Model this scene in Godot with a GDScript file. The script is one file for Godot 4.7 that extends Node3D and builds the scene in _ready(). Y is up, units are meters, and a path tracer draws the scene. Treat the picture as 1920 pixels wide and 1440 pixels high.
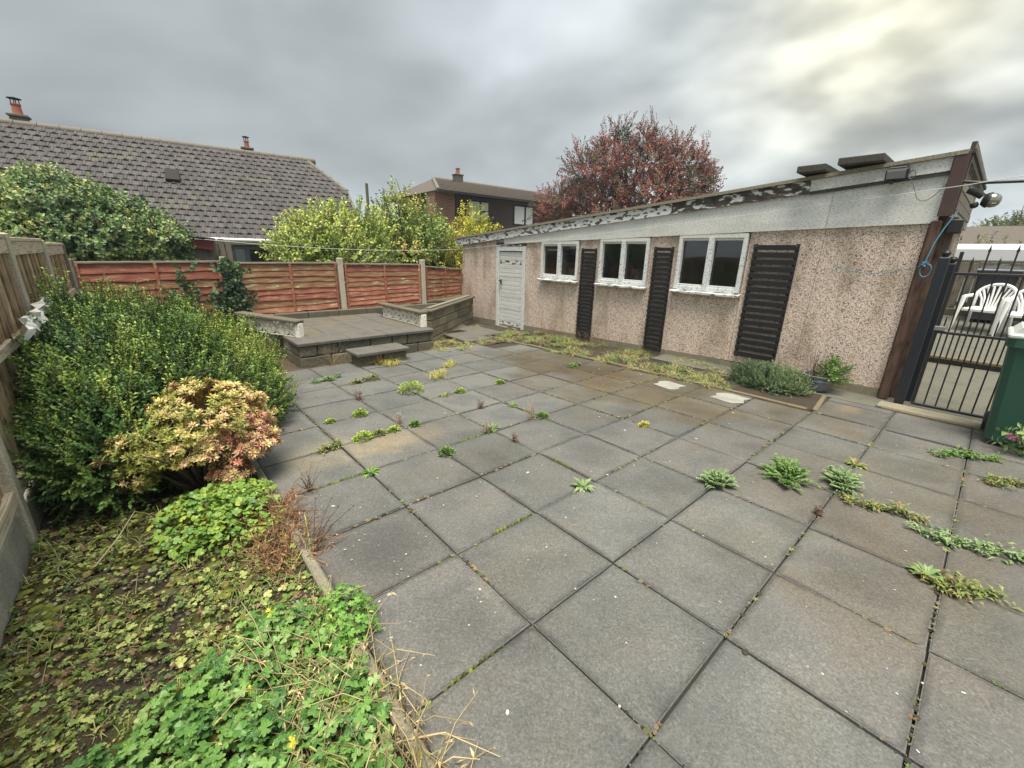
extends Node3D
# A back garden patio under heavy autumn cloud: concrete sectional garage, red fence, planting bed. Metres, y up, +x towards the garage, -z towards the red fence.

var R := RandomNumberGenerator.new()
var M := {}
var taken := {}
var shared := {}


func _ready():
	R.seed = 20241
	# --- camera, sky, sun, exposure
	var cam := Camera3D.new()
	cam.name = "camera"
	add_child(cam)
	cam.fov = 85.5
	cam.near = 0.05
	cam.far = 900.0
	cam.transform = Transform3D(Basis(Vector3(0.7526, 0.0231, 0.6581), Vector3(0.182, 0.9534, -0.2406), Vector3(-0.633, 0.3009, 0.7134)).orthonormalized(), Vector3(0, 1.6, 0))
	cam.current = true
	var env := Environment.new()
	env.background_mode = Environment.BG_SKY
	env.sky = Sky.new()
	var pano := PanoramaSkyMaterial.new()
	pano.panorama = sky_picture()
	env.sky.sky_material = pano
	env.background_energy_multiplier = 0.30
	env.tonemap_mode = Environment.TONE_MAPPER_LINEAR
	env.tonemap_exposure = 4.1
	env.fog_enabled = true
	env.fog_density = 0.0010
	env.fog_light_color = Color(0.80, 0.84, 0.88)
	env.sdfgi_enabled = true
	env.ssao_enabled = true
	env.ssil_enabled = true
	var we := WorldEnvironment.new()
	we.name = "world_environment"
	we.environment = env
	add_child(we)
	var sun := DirectionalLight3D.new()
	sun.name = "sun"
	sun.light_energy = 0.5
	sun.light_color = Color(1.0, 0.965, 0.90)
	sun.light_angular_distance = 34.0
	sun.shadow_enabled = true
	add_child(sun)
	sun.look_at_from_position(Vector3(-1.6, 9.0, 2.0), Vector3.ZERO, Vector3(0, 0, 1))
	make_materials()
	# --- large structure
	build_ground()
	build_paving()
	build_shed()
	build_terrace()
	build_red_fence()
	build_side_fence()
	build_far_houses()
	build_beyond_gate()
	# --- plants and small objects
	build_trees()
	build_bushes()
	build_bed_plants()
	build_weeds()
	build_small_things()


# ---------------------------------------------------------------- sky
func sky_picture() -> ImageTexture:
	var w := 1024
	var h := 512
	var big := FastNoiseLite.new()
	big.seed = 11
	big.noise_type = FastNoiseLite.TYPE_SIMPLEX_SMOOTH
	big.frequency = 0.55
	big.fractal_octaves = 5
	big.fractal_gain = 0.5
	var warp := FastNoiseLite.new()
	warp.seed = 5
	warp.frequency = 0.35
	warp.fractal_octaves = 3
	var im := Image.create(w, h, false, Image.FORMAT_RGBF)
	var glow := Vector3(0.90, 0.385, -0.205).normalized()
	for j in h:
		var th := PI * (j + 0.5) / h
		var y := cos(th)
		var s := sin(th)
		for i in w:
			var ph := (i + 0.5) / w * TAU
			var d := Vector3(s * sin(ph), y, -s * cos(ph))
			var c := Color(0.20, 0.20, 0.19)
			if y > -0.02:
				var e := maxf(y, 0.0)
				var k := 1.0 / (e + 0.42)
				var q := Vector3(d.x * k * 1.25, e * 2.2, d.z * k * 1.25)
				var wp := warp.get_noise_3dv(q) * 0.9
				var n := big.get_noise_3d(q.x + wp, q.y, q.z + wp * 0.6)
				var f := big.get_noise_3d(q.x * 2.9 + 9.0 + wp, q.y * 3.4, q.z * 2.9)
				# slate overcast, paler low down, brighter overhead
				var tone := 0.40 + (0.36 if n > 0.0 else 0.20) * n + 0.13 * f * (0.4 + absf(n) * 2.0)
				tone += 0.26 * exp(-pow(e / 0.10, 2.0)) + 0.40 * smoothstep(0.35, 1.0, e)
				var near := clampf(d.dot(glow), -1.0, 1.0)
				var a := rad_to_deg(acos(near))
				var g := exp(-pow(a / 17.0, 2.0)) * clampf(0.60 + 1.7 * n + 1.5 * f, 0.04, 1.7)
				var g2 := exp(-pow(a / 9.5, 2.0)) * clampf(0.8 + 0.8 * f + 0.6 * n, 0.2, 1.4)
				c = Color(0.905, 1.0, 1.045) * tone
				c += Color(0.43, 0.44, 0.405) * g + Color(0.66, 0.58, 0.31) * g2
			im.set_pixel(i, j, Color(maxf(c.r, 0.05), maxf(c.g, 0.05), maxf(c.b, 0.05)))
	return ImageTexture.create_from_image(im)


# ---------------------------------------------------------------- materials
func srgb(r: float, g: float, b: float) -> Color:
	return Color(r, g, b).linear_to_srgb()


# a noise texture: ramp is [offset, r, g, b, ...] in linear values
func ntex(sd: int, freq: float, ramp: Array, size := 512, oct := 4, kind := FastNoiseLite.TYPE_SIMPLEX_SMOOTH, cell := -1, gain := 0.5) -> NoiseTexture2D:
	var n := FastNoiseLite.new()
	n.seed = sd
	n.noise_type = kind
	n.frequency = freq
	n.fractal_octaves = oct
	n.fractal_gain = gain
	if cell >= 0:
		n.cellular_return_type = cell
		n.cellular_jitter = 1.0
		n.fractal_type = FastNoiseLite.FRACTAL_NONE
	var t := NoiseTexture2D.new()
	t.width = size
	t.height = size
	t.seamless = true
	t.seamless_blend_skirt = 0.12
	t.noise = n
	if ramp.size():
		var g := Gradient.new()
		var off := PackedFloat32Array()
		var col := PackedColorArray()
		for k in range(0, ramp.size(), 4):
			off.append(ramp[k])
			col.append(srgb(ramp[k + 1], ramp[k + 2], ramp[k + 3]))
		g.offsets = off
		g.colors = col
		t.color_ramp = g
	return t


func mat(nm: String, r: float, g: float, b: float, rough := 0.8, metal := 0.0) -> StandardMaterial3D:
	var m := StandardMaterial3D.new()
	m.resource_name = nm
	m.albedo_color = srgb(r, g, b)
	m.roughness = rough
	m.metallic = metal
	M[nm] = m
	return m


func tri_tex(m: StandardMaterial3D, tex: Texture2D, sc: Vector3, world := true) -> StandardMaterial3D:
	m.albedo_texture = tex
	m.uv1_triplanar = true
	m.uv1_world_triplanar = world
	m.uv1_scale = sc
	return m


func bump(m: StandardMaterial3D, tex: Texture2D, cm: float) -> void:
	m.heightmap_enabled = true
	m.heightmap_texture = tex
	m.heightmap_scale = cm


func worn(m: StandardMaterial3D, tex: Texture2D, sc: Vector3) -> void:
	m.detail_enabled = true
	m.detail_blend_mode = BaseMaterial3D.BLEND_MODE_MUL
	m.detail_albedo = tex
	m.detail_uv_layer = BaseMaterial3D.DETAIL_UV_2
	m.uv2_triplanar = true
	m.uv2_world_triplanar = true
	m.uv2_scale = sc


func variant(base: String, nm: String, r: float, g: float, b: float) -> void:
	var m: StandardMaterial3D = M[base].duplicate()
	m.resource_name = nm
	m.albedo_color = srgb(r, g, b)
	M[nm] = m


func make_materials() -> void:
	var fine := ntex(3, 0.11, [0.0, 0.28, 0.28, 0.27, 0.30, 0.48, 0.48, 0.465, 0.50, 0.60, 0.595, 0.575, 0.68, 0.72, 0.715, 0.69, 0.84, 0.95, 0.94, 0.90], 1024, 3, FastNoiseLite.TYPE_VALUE, -1, 0.8)
	var cloudy := ntex(4, 0.006, [0.22, 0.80, 0.80, 0.80, 0.45, 0.93, 0.93, 0.92, 0.62, 1.0, 0.99, 0.97, 0.78, 1.0, 0.97, 0.92], 512, 5)
	var m := mat("slab", 1, 1, 1, 0.86)
	tri_tex(m, fine, Vector3(1.25, 1.25, 1.25))
	bump(m, fine, 0.05)
	worn(m, cloudy, Vector3(0.55, 0.55, 0.55))
	m.vertex_color_use_as_albedo = true
	m = mat("concrete", 0.62, 0.59, 0.53, 0.9)
	tri_tex(m, fine, Vector3(1.6, 1.6, 1.6))
	worn(m, cloudy, Vector3(0.9, 0.9, 0.9))
	bump(m, fine, 0.2)
	variant("concrete", "old_concrete", 0.40, 0.37, 0.28)
	variant("concrete", "coping_stone", 0.215, 0.195, 0.145)
	variant("concrete", "dark_slab", 0.20, 0.192, 0.175)
	variant("concrete", "pale_mortar", 0.52, 0.52, 0.49)
	variant("concrete", "drive", 0.21, 0.21, 0.175)
	variant("concrete", "kerb", 0.29, 0.245, 0.155)
	variant("concrete", "post_concrete", 0.80, 0.74, 0.62)
	# pebbledash: cells of cream, pink, brown and slate chips
	var chips := ntex(21, 0.058, [0.0, 0.17, 0.13, 0.12, 0.12, 0.30, 0.24, 0.21, 0.26, 0.60, 0.50, 0.45, 0.46, 0.78, 0.67, 0.61, 0.64, 0.90, 0.81, 0.74, 0.82, 0.96, 0.92, 0.87, 1.0, 0.72, 0.61, 0.56], 1024, 1, FastNoiseLite.TYPE_CELLULAR, FastNoiseLite.RETURN_CELL_VALUE)
	var chiph := ntex(21, 0.058, [0.0, 1, 1, 1, 0.75, 0.5, 0.5, 0.5, 1.0, 0.0, 0.0, 0.0], 1024, 1, FastNoiseLite.TYPE_CELLULAR, FastNoiseLite.RETURN_DISTANCE)
	m = mat("pebbledash", 0.96, 0.885, 0.825, 0.8)
	tri_tex(m, chips, Vector3(1.75, 1.75, 1.75))
	bump(m, chiph, 0.9)
	worn(m, ntex(22, 0.005, [0.2, 0.70, 0.69, 0.64, 0.45, 0.95, 0.94, 0.92, 0.75, 1.0, 1.0, 1.0], 512, 5), Vector3(0.9, 0.28, 0.9))
	# timbers with grain running along x / y / z
	var grain := ntex(31, 0.012, [0.2, 0.55, 0.54, 0.52, 0.42, 0.86, 0.85, 0.83, 0.6, 1.05, 1.04, 1.02, 0.8, 1.28, 1.26, 1.22], 512, 5, FastNoiseLite.TYPE_SIMPLEX_SMOOTH, -1, 0.65)
	# red stain rubbed back to pale bare wood
	var redtex := ntex(33, 0.010, [0.0, 0.25, 0.075, 0.055, 0.30, 0.33, 0.10, 0.072, 0.50, 0.38, 0.125, 0.09, 0.68, 0.42, 0.16, 0.12, 0.77, 0.48, 0.27, 0.21, 0.88, 0.62, 0.52, 0.45], 1024, 4, FastNoiseLite.TYPE_SIMPLEX_SMOOTH, -1, 0.5)
	for k in 4:
		var rr: float = [1.1, 1.3, 0.92, 0.86][k]
		m = mat("red_slat_%d" % k, rr, rr * [1.12, 1.3, 1.05, 1.6][k], rr * [0.98, 1.1, 0.92, 1.15][k], 0.8)
		tri_tex(m, redtex, Vector3(0.32, 1.4, 1.4))
		m.uv1_offset = Vector3(0.13 * k, 0.31 * k, 0.2)
		bump(m, redtex, 0.25)
		worn(m, grain, Vector3(0.3, 6.0, 6.0))
	m = mat("grey_rail", 0.30, 0.265, 0.205, 0.85)
	tri_tex(m, grain, Vector3(0.4, 6, 6))
	m = mat("pine", 0.50, 0.36, 0.215, 0.75)
	tri_tex(m, grain, Vector3(7, 0.5, 7))
	worn(m, ntex(35, 0.02, [0.2, 0.55, 0.5, 0.45, 0.5, 0.95, 0.95, 0.95, 0.8, 1.2, 1.2, 1.2], 256, 3), Vector3(1.1, 0.6, 1.1))
	variant("pine", "pine_pale", 0.58, 0.45, 0.30)
	variant("pine", "pine_dark", 0.36, 0.25, 0.15)
	variant("pine", "brown_post", 0.135, 0.075, 0.055)
	variant("pine", "brown_board", 0.20, 0.135, 0.10)
	variant("pine", "weathered_board", 0.21, 0.185, 0.15)
	variant("pine", "grey_board", 0.33, 0.30, 0.255)
	m = mat("pine_rail", 0.60, 0.51, 0.39, 0.8)
	tri_tex(m, grain, Vector3(6, 6, 0.45))
	m = mat("roof_plank", 0.075, 0.07, 0.062, 0.85)
	tri_tex(m, grain, Vector3(0.6, 6, 6))
	# white paint: sound, cracked, and nearly all gone
	var cracks := ntex(41, 0.03, [0.0, 0.10, 0.085, 0.07, 0.27, 0.20, 0.185, 0.17, 0.31, 0.66, 0.66, 0.64, 0.5, 0.78, 0.78, 0.75, 1.0, 0.84, 0.84, 0.81], 1024, 5, FastNoiseLite.TYPE_SIMPLEX_SMOOTH, -1, 0.7)
	m = mat("white_paint", 1.0, 1.0, 1.0, 0.6)
	tri_tex(m, cracks, Vector3(0.8, 4.5, 0.75))
	bump(m, cracks, 0.12)
	worn(m, ntex(45, 0.01, [0.25, 0.86, 0.88, 0.87, 0.5, 0.98, 0.97, 0.97, 0.75, 1.04, 1.04, 1.04], 256, 4), Vector3(0.5, 1.4, 0.4))
	var flaky := ntex(42, 0.016, [0.0, 0.045, 0.038, 0.03, 0.33, 0.10, 0.085, 0.07, 0.405, 0.14, 0.12, 0.10, 0.425, 0.72, 0.73, 0.72, 1.0, 0.84, 0.85, 0.84], 1024, 4, FastNoiseLite.TYPE_SIMPLEX_SMOOTH, -1, 0.55)
	m = mat("peeling_paint", 0.95, 0.96, 0.97, 0.75)
	tri_tex(m, flaky, Vector3(0.5, 0.75, 0.35))
	bump(m, flaky, 0.25)
	var chipped := ntex(44, 0.02, [0.0, 0.05, 0.042, 0.035, 0.16, 0.13, 0.115, 0.10, 0.235, 0.17, 0.15, 0.13, 0.26, 0.72, 0.73, 0.72, 1.0, 0.84, 0.85, 0.84], 512, 4, FastNoiseLite.TYPE_SIMPLEX_SMOOTH, -1, 0.6)
	m = mat("peeling_white", 0.92, 0.94, 0.95, 0.65)
	tri_tex(m, chipped, Vector3(1.6, 1.6, 1.6))
	bump(m, chipped, 0.2)
	var bare := ntex(43, 0.014, [0.0, 0.030, 0.025, 0.02, 0.45, 0.085, 0.07, 0.057, 0.60, 0.12, 0.10, 0.085, 0.635, 0.66, 0.67, 0.66, 1.0, 0.82, 0.83, 0.82], 1024, 4, FastNoiseLite.TYPE_SIMPLEX_SMOOTH, -1, 0.6)
	m = mat("bare_fascia", 0.95, 0.95, 0.95, 0.8)
	tri_tex(m, bare, Vector3(0.5, 0.7, 0.30))
	bump(m, bare, 0.25)
	# stone blocks
	var rock := ntex(51, 0.02, [0.15, 0.45, 0.44, 0.42, 0.4, 0.8, 0.79, 0.76, 0.6, 1.05, 1.03, 0.98, 0.85, 1.5, 1.47, 1.38], 512, 5, FastNoiseLite.TYPE_SIMPLEX_SMOOTH, -1, 0.65)
	var tint := [[0.22, 0.195, 0.135], [0.16, 0.15, 0.11], [0.28, 0.25, 0.175], [0.13, 0.125, 0.095]]
	for k in 4:
		m = mat("stone_%d" % k, tint[k][0], tint[k][1], tint[k][2], 0.9)
		tri_tex(m, rock, Vector3(2.4, 2.4, 2.4))
		bump(m, rock, 1.4)
		worn(m, cloudy, Vector3(0.8, 1.6, 0.8))
	m = mat("mortar", 0.21, 0.19, 0.145, 0.95)
	m = mat("screen_white", 0.60, 0.575, 0.50, 0.85)
	tri_tex(m, rock, Vector3(3, 3, 3))
	m.albedo_color = srgb(0.92, 0.89, 0.80)
	# soil and moss
	var soil := ntex(61, 0.06, [0.1, 0.050, 0.038, 0.030, 0.4, 0.15, 0.12, 0.09, 0.6, 0.26, 0.20, 0.155, 0.75, 0.42, 0.34, 0.27, 0.9, 0.80, 0.70, 0.58], 1024, 4, FastNoiseLite.TYPE_SIMPLEX_SMOOTH, -1, 0.7)
	m = mat("soil", 1, 1, 1, 0.95)
	tri_tex(m, soil, Vector3(1.3, 1.3, 1.3))
	bump(m, soil, 2.4)
	m.vertex_color_use_as_albedo = true
	m = mat("joint_soil", 0.040, 0.034, 0.024, 0.98)
	m = mat("earth", 0.075, 0.085, 0.035, 0.98)
	m = mat("moss", 1, 1, 1, 0.95)
	m.vertex_color_use_as_albedo = true
	bump(tri_tex(m, ntex(63, 0.16, [0.2, 0.5, 0.5, 0.5, 0.8, 1.3, 1.3, 1.3], 256, 3), Vector3(6, 6, 6)), M["moss"].albedo_texture, 0.8)
	# plants: colours come from vertices and copies
	m = mat("leaf", 1, 1, 1, 0.42)
	m.vertex_color_use_as_albedo = true
	m.backlight_enabled = true
	m.backlight = Color(0.5, 0.5, 0.5)
	m.metallic_specular = 0.42
	m = mat("dull_leaf", 1, 1, 1, 0.8)
	m.vertex_color_use_as_albedo = true
	m.backlight_enabled = true
	m.backlight = Color(0.4, 0.4, 0.4)
	m = mat("twig", 1, 1, 1, 0.9)
	m.vertex_color_use_as_albedo = true
	m = mat("bark", 0.095, 0.075, 0.055, 0.95)
	tri_tex(m, rock, Vector3(3, 1.2, 3))
	bump(m, rock, 1.0)
	# roofs, bricks, glass
	var slate := ntex(71, 0.03, [0.2, 0.6, 0.6, 0.62, 0.5, 0.95, 0.95, 0.95, 0.8, 1.5, 1.48, 1.42], 512, 5, FastNoiseLite.TYPE_SIMPLEX_SMOOTH, -1, 0.6)
	for k in 5:
		var v: float = [1.0, 0.82, 1.2, 0.95, 1.25][k]
		m = mat("tile_%d" % k, 0.082 * v, (0.074 if k < 4 else 0.080) * v, (0.073 if k < 4 else 0.062) * v, 0.8)
		tri_tex(m, slate, Vector3(0.7, 0.7, 0.7))
	m = mat("old_tile", 0.125, 0.105, 0.085, 0.85)
	tri_tex(m, slate, Vector3(0.5, 0.5, 0.5))
	m = mat("ridge", 0.17, 0.155, 0.13, 0.85)
	m = mat("brick", 1, 1, 1, 0.9)
	m.albedo_texture = brick_picture()
	m.uv1_triplanar = true
	m.uv1_world_triplanar = true
	m.uv1_scale = Vector3(0.5, 0.5, 0.5)
	variant("brick", "dull_brick", 0.62, 0.66, 0.62)
	m = mat("cowl_clay", 0.34, 0.115, 0.07, 0.85)
	m = mat("chimney_stone", 0.115, 0.105, 0.085, 0.95)
	m = mat("cladding", 0.062, 0.034, 0.028, 0.55)
	m = mat("dark_trim", 0.018, 0.016, 0.016, 0.85)
	m = mat("white_upvc", 0.78, 0.79, 0.80, 0.45)
	m = mat("blue_frame", 0.12, 0.15, 0.19, 0.6)
	m = mat("net_curtain", 0.66, 0.72, 0.74, 0.7)
	m = mat("render_wall", 0.55, 0.53, 0.49, 0.9)
	m = mat("felt", 0.06, 0.058, 0.055, 0.95)
	m = mat("dark_room", 0.05, 0.047, 0.043, 0.95)
	m = mat("glass", 0.02, 0.024, 0.024, 0.03)
	m.transparency = BaseMaterial3D.TRANSPARENCY_ALPHA
	m.albedo_color.a = 0.14
	m.metallic_specular = 1.0
	m = mat("far_glass", 0.25, 0.29, 0.32, 0.08)
	m = mat("dark_glass", 0.02, 0.024, 0.026, 0.06)
	# metals and plastics
	m = mat("black_iron", 0.016, 0.016, 0.019, 0.5)
	m = mat("black_slat", 0.012, 0.012, 0.014, 0.55)
	m = mat("blue_black", 0.018, 0.022, 0.030, 0.42)
	m = mat("bin_green", 0.022, 0.085, 0.058, 0.5)
	m = mat("bin_grey", 0.20, 0.21, 0.22, 0.55)
	m = mat("bin_dark", 0.03, 0.032, 0.036, 0.55)
	m = mat("bin_lid_pale", 0.60, 0.63, 0.60, 0.5)
	m = mat("bin_lime", 0.34, 0.40, 0.17, 0.55)
	m = mat("chair_white", 0.80, 0.81, 0.80, 0.4)
	m = mat("brown_metal", 0.075, 0.042, 0.037, 0.5)
	m = mat("lamp_black", 0.02, 0.02, 0.023, 0.45)
	m = mat("lamp_glass", 0.30, 0.29, 0.27, 0.12, 0.6)
	m = mat("cord_white", 0.62, 0.64, 0.64, 0.6)
	m = mat("cord_grey", 0.16, 0.17, 0.17, 0.6)
	m = mat("rope_blue", 0.10, 0.30, 0.42, 0.7)
	m = mat("white_sheet", 0.74, 0.73, 0.69, 0.6)
	m = mat("pot_glaze", 1, 1, 1, 0.25)
	tri_tex(m, ntex(81, 0.05, [0.0, 0.015, 0.017, 0.025, 0.50, 0.025, 0.028, 0.04, 0.56, 0.34, 0.36, 0.40, 1.0, 0.5, 0.52, 0.55], 256, 2), Vector3(8, 8, 8))
	m = mat("terracotta_red", 0.24, 0.055, 0.05, 0.8)
	m = mat("lichen", 0.42, 0.42, 0.39, 0.95)
	m = mat("rust", 0.30, 0.14, 0.045, 0.9)


# bricks of the far walls, too small there to pick apart
func brick_picture() -> ImageTexture:
	var w := 256
	var im := Image.create(w, w, false, Image.FORMAT_RGB8)
	var r := RandomNumberGenerator.new()
	r.seed = 7
	im.fill(srgb(0.36, 0.32, 0.27))
	# 2 m across: 26 courses of 75 mm, 9 bricks of 222 mm
	for row in 26:
		for k in 10:
			var v := r.randf_range(0.75, 1.25)
			var x := int((k + (0.5 if row % 2 else 0.0)) * w / 9.0) - 14
			im.fill_rect(Rect2i(x + 1, int(row * w / 26.0) + 1, 26, 8), srgb(0.27 * v, 0.105 * v, 0.065 * v))
	return ImageTexture.create_from_image(im)


# ---------------------------------------------------------------- naming and adding
func numbered(nm: String) -> String:
	var k: int = taken.get(nm, 0)
	taken[nm] = k + 1
	return nm if k == 0 else "%s_%03d" % [nm, k]


func tag(o: Node, label: String, cat: String, group := "", kind := "") -> void:
	if label:
		o.set_meta("label", label)
	if cat:
		o.set_meta("category", cat)
	if group:
		o.set_meta("group", group)
	if kind:
		o.set_meta("kind", kind)


func thing(nm: String, label: String, cat: String, at := Vector3.ZERO, turn := 0.0, group := "") -> Node3D:
	var o := Node3D.new()
	o.name = numbered(nm)
	add_child(o)
	o.position = at
	o.rotation.y = turn
	tag(o, label, cat, group)
	return o


func structure(nm: String, label := "") -> Node3D:
	var o := Node3D.new()
	o.name = numbered(nm)
	add_child(o)
	tag(o, label, "", "", "structure")
	return o


func part(nm: String, mesh: Mesh, m: String, parent: Node, xf := Transform3D(), kind := "") -> MeshInstance3D:
	var o := MeshInstance3D.new()
	o.name = nm
	o.mesh = mesh
	o.material_override = M[m]
	o.transform = xf
	parent.add_child(o, true)
	if kind:
		o.set_meta("kind", kind)
	return o


func solo(nm: String, mesh: Mesh, m: String, label: String, cat: String, at := Vector3.ZERO, group := "", kind := "") -> MeshInstance3D:
	var o := MeshInstance3D.new()
	o.name = numbered(nm)
	o.mesh = mesh
	o.material_override = M[m]
	add_child(o)
	o.position = at
	tag(o, label, cat, group, kind)
	return o


func boxp(nm: String, parent: Node, c: Vector3, s: Vector3, m: String, ch := 0.004, basis := Basis()) -> MeshInstance3D:
	return part(nm, box_mesh(s, ch), m, parent, Transform3D(basis, c))


func box_mesh(s: Vector3, ch := 0.004) -> ArrayMesh:
	var key := "%.3f %.3f %.3f %.4f" % [s.x, s.y, s.z, ch]
	if not shared.has(key):
		var b := MB.new()
		b.box(Vector3.ZERO, s, Basis(), ch)
		shared[key] = b.done()
	return shared[key]


func rf(a: float, b: float) -> float:
	return R.randf_range(a, b)


# how far the garden falls away towards the back
func fall(z: float) -> float:
	return -0.022 * maxf(0.0, -z - 2.0)


# ---------------------------------------------------------------- mesh builder
class MB:
	var v := PackedVector3Array()
	var n := PackedVector3Array()
	var c := PackedColorArray()
	var col := Color.WHITE

	func tri(p: Vector3, q: Vector3, r: Vector3) -> void:   # counter-clockwise seen from outside
		var nn := (q - p).cross(r - p).normalized()
		v.append(p); v.append(r); v.append(q)
		n.append(nn); n.append(nn); n.append(nn)
		c.append(col); c.append(col); c.append(col)

	func tri_n(p: Vector3, q: Vector3, r: Vector3, np: Vector3, nq: Vector3, nr: Vector3) -> void:
		v.append(p); v.append(r); v.append(q)
		n.append(np); n.append(nr); n.append(nq)
		c.append(col); c.append(col); c.append(col)

	func quad(p: Vector3, q: Vector3, r: Vector3, s: Vector3) -> void:
		tri(p, q, r)
		tri(p, r, s)

	func face(pts: Array, mid: Vector3) -> void:   # a flat polygon of a convex body round mid
		var nn: Vector3 = (pts[1] - pts[0]).cross(pts[2] - pts[0])
		if nn.dot(pts[0] + pts[1] + pts[2] - mid * 3.0) < 0.0:
			pts.reverse()
		for k in range(1, pts.size() - 1):
			tri(pts[0], pts[k], pts[k + 1])

	func box(at: Vector3, size: Vector3, b := Basis(), ch := 0.0) -> void:
		var h := size * 0.5
		ch = minf(ch, minf(h.x, minf(h.y, h.z)) * 0.6)
		if ch <= 0.0:
			var p := []
			for k in 8:
				p.append(at + b * Vector3(h.x if k & 1 else -h.x, h.y if k & 2 else -h.y, h.z if k & 4 else -h.z))
			for f in [[0, 2, 6, 4], [1, 3, 7, 5], [0, 1, 5, 4], [2, 3, 7, 6], [0, 1, 3, 2], [4, 5, 7, 6]]:
				face([p[f[0]], p[f[1]], p[f[2]], p[f[3]]], at)
			return
		var pt := func(sx: int, sy: int, sz: int, axis: int) -> Vector3:
			var q := Vector3(sx * h.x, sy * h.y, sz * h.z)
			if axis != 0: q.x -= sx * ch
			if axis != 1: q.y -= sy * ch
			if axis != 2: q.z -= sz * ch
			return at + b * q
		for s in [-1, 1]:
			face([pt.call(s, -1, -1, 0), pt.call(s, 1, -1, 0), pt.call(s, 1, 1, 0), pt.call(s, -1, 1, 0)], at)
			face([pt.call(-1, s, -1, 1), pt.call(1, s, -1, 1), pt.call(1, s, 1, 1), pt.call(-1, s, 1, 1)], at)
			face([pt.call(-1, -1, s, 2), pt.call(1, -1, s, 2), pt.call(1, 1, s, 2), pt.call(-1, 1, s, 2)], at)
			for t in [-1, 1]:
				face([pt.call(s, t, -1, 0), pt.call(s, t, -1, 1), pt.call(s, t, 1, 1), pt.call(s, t, 1, 0)], at)
				face([pt.call(s, -1, t, 0), pt.call(s, -1, t, 2), pt.call(s, 1, t, 2), pt.call(s, 1, t, 0)], at)
				face([pt.call(-1, s, t, 1), pt.call(-1, s, t, 2), pt.call(1, s, t, 2), pt.call(1, s, t, 1)], at)
				for u in [-1, 1]:
					face([pt.call(s, t, u, 0), pt.call(s, t, u, 1), pt.call(s, t, u, 2)], at)

	# an upright prism over a polygon in (x, y), from z0 to z1
	func prism(poly: Array, z0: float, z1: float, xf := Transform3D()) -> void:
		var k := poly.size()
		var idx := Geometry2D.triangulate_polygon(PackedVector2Array(poly))
		var area := 0.0
		for i in k:
			var p: Vector2 = poly[i]
			var q: Vector2 = poly[(i + 1) % k]
			area += p.x * q.y - q.x * p.y
		for z in [z0, z1]:
			for i in range(0, idx.size(), 3):
				var a := Vector3(poly[idx[i]].x, poly[idx[i]].y, z)
				var b := Vector3(poly[idx[i + 1]].x, poly[idx[i + 1]].y, z)
				var d := Vector3(poly[idx[i + 2]].x, poly[idx[i + 2]].y, z)
				var out := (b - a).cross(d - a).z
				if (out > 0.0) == (z == maxf(z0, z1)):
					tri(xf * a, xf * b, xf * d)
				else:
					tri(xf * a, xf * d, xf * b)
		var lo := minf(z0, z1)
		var hi := maxf(z0, z1)
		for i in k:
			var p: Vector2 = poly[i]
			var q: Vector2 = poly[(i + 1) % k]
			if area < 0.0:
				var sw := p
				p = q
				q = sw
			quad(xf * Vector3(p.x, p.y, lo), xf * Vector3(q.x, q.y, lo), xf * Vector3(q.x, q.y, hi), xf * Vector3(p.x, p.y, hi))

	func tube(pts: Array, rad: Array, sides := 6, caps := true) -> void:
		var rings := []
		var norms := []
		var up := Vector3(0.31, 0.9, 0.27).normalized()
		for i in pts.size():
			var d: Vector3 = (pts[mini(i + 1, pts.size() - 1)] - pts[maxi(i - 1, 0)]).normalized()
			var a := d.cross(up)
			if a.length() < 0.05:
				a = d.cross(Vector3(1, 0.1, 0))
			a = a.normalized()
			var b := d.cross(a)
			var ring := []
			var nr := []
			for s in sides:
				var t := TAU * s / sides
				var o := a * cos(t) + b * sin(t)
				ring.append(pts[i] + o * rad[mini(i, rad.size() - 1)])
				nr.append(o)
			rings.append(ring)
			norms.append(nr)
		for i in pts.size() - 1:
			for s in sides:
				var t := (s + 1) % sides
				tri_n(rings[i][s], rings[i + 1][t], rings[i + 1][s], norms[i][s], norms[i + 1][t], norms[i + 1][s])
				tri_n(rings[i][s], rings[i][t], rings[i + 1][t], norms[i][s], norms[i][t], norms[i + 1][t])
		if caps:
			for s in range(1, sides - 1):
				tri(rings[0][0], rings[0][s + 1], rings[0][s])
				tri(rings[-1][0], rings[-1][s], rings[-1][s + 1])

	# profile of (radius, height) pairs turned about an upright axis
	func lathe(prof: Array, sides := 16, at := Vector3.ZERO, b := Basis()) -> void:
		for i in prof.size() - 1:
			var p: Vector2 = prof[i]
			var q: Vector2 = prof[i + 1]
			var e := (q - p).normalized()
			for s in sides:
				var t0 := TAU * s / sides
				var t1 := TAU * (s + 1) / sides
				var d0 := Vector3(cos(t0), 0, sin(t0))
				var d1 := Vector3(cos(t1), 0, sin(t1))
				var n0 := b * (d0 * e.y - Vector3(0, e.x, 0))
				var n1 := b * (d1 * e.y - Vector3(0, e.x, 0))
				var up := Vector3.UP
				var A := at + b * (d0 * p.x + up * p.y)
				var B := at + b * (d0 * q.x + up * q.y)
				var C := at + b * (d1 * q.x + up * q.y)
				var D := at + b * (d1 * p.x + up * p.y)
				tri_n(A, B, C, n0, n0, n1)
				tri_n(A, C, D, n0, n1, n1)

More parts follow.
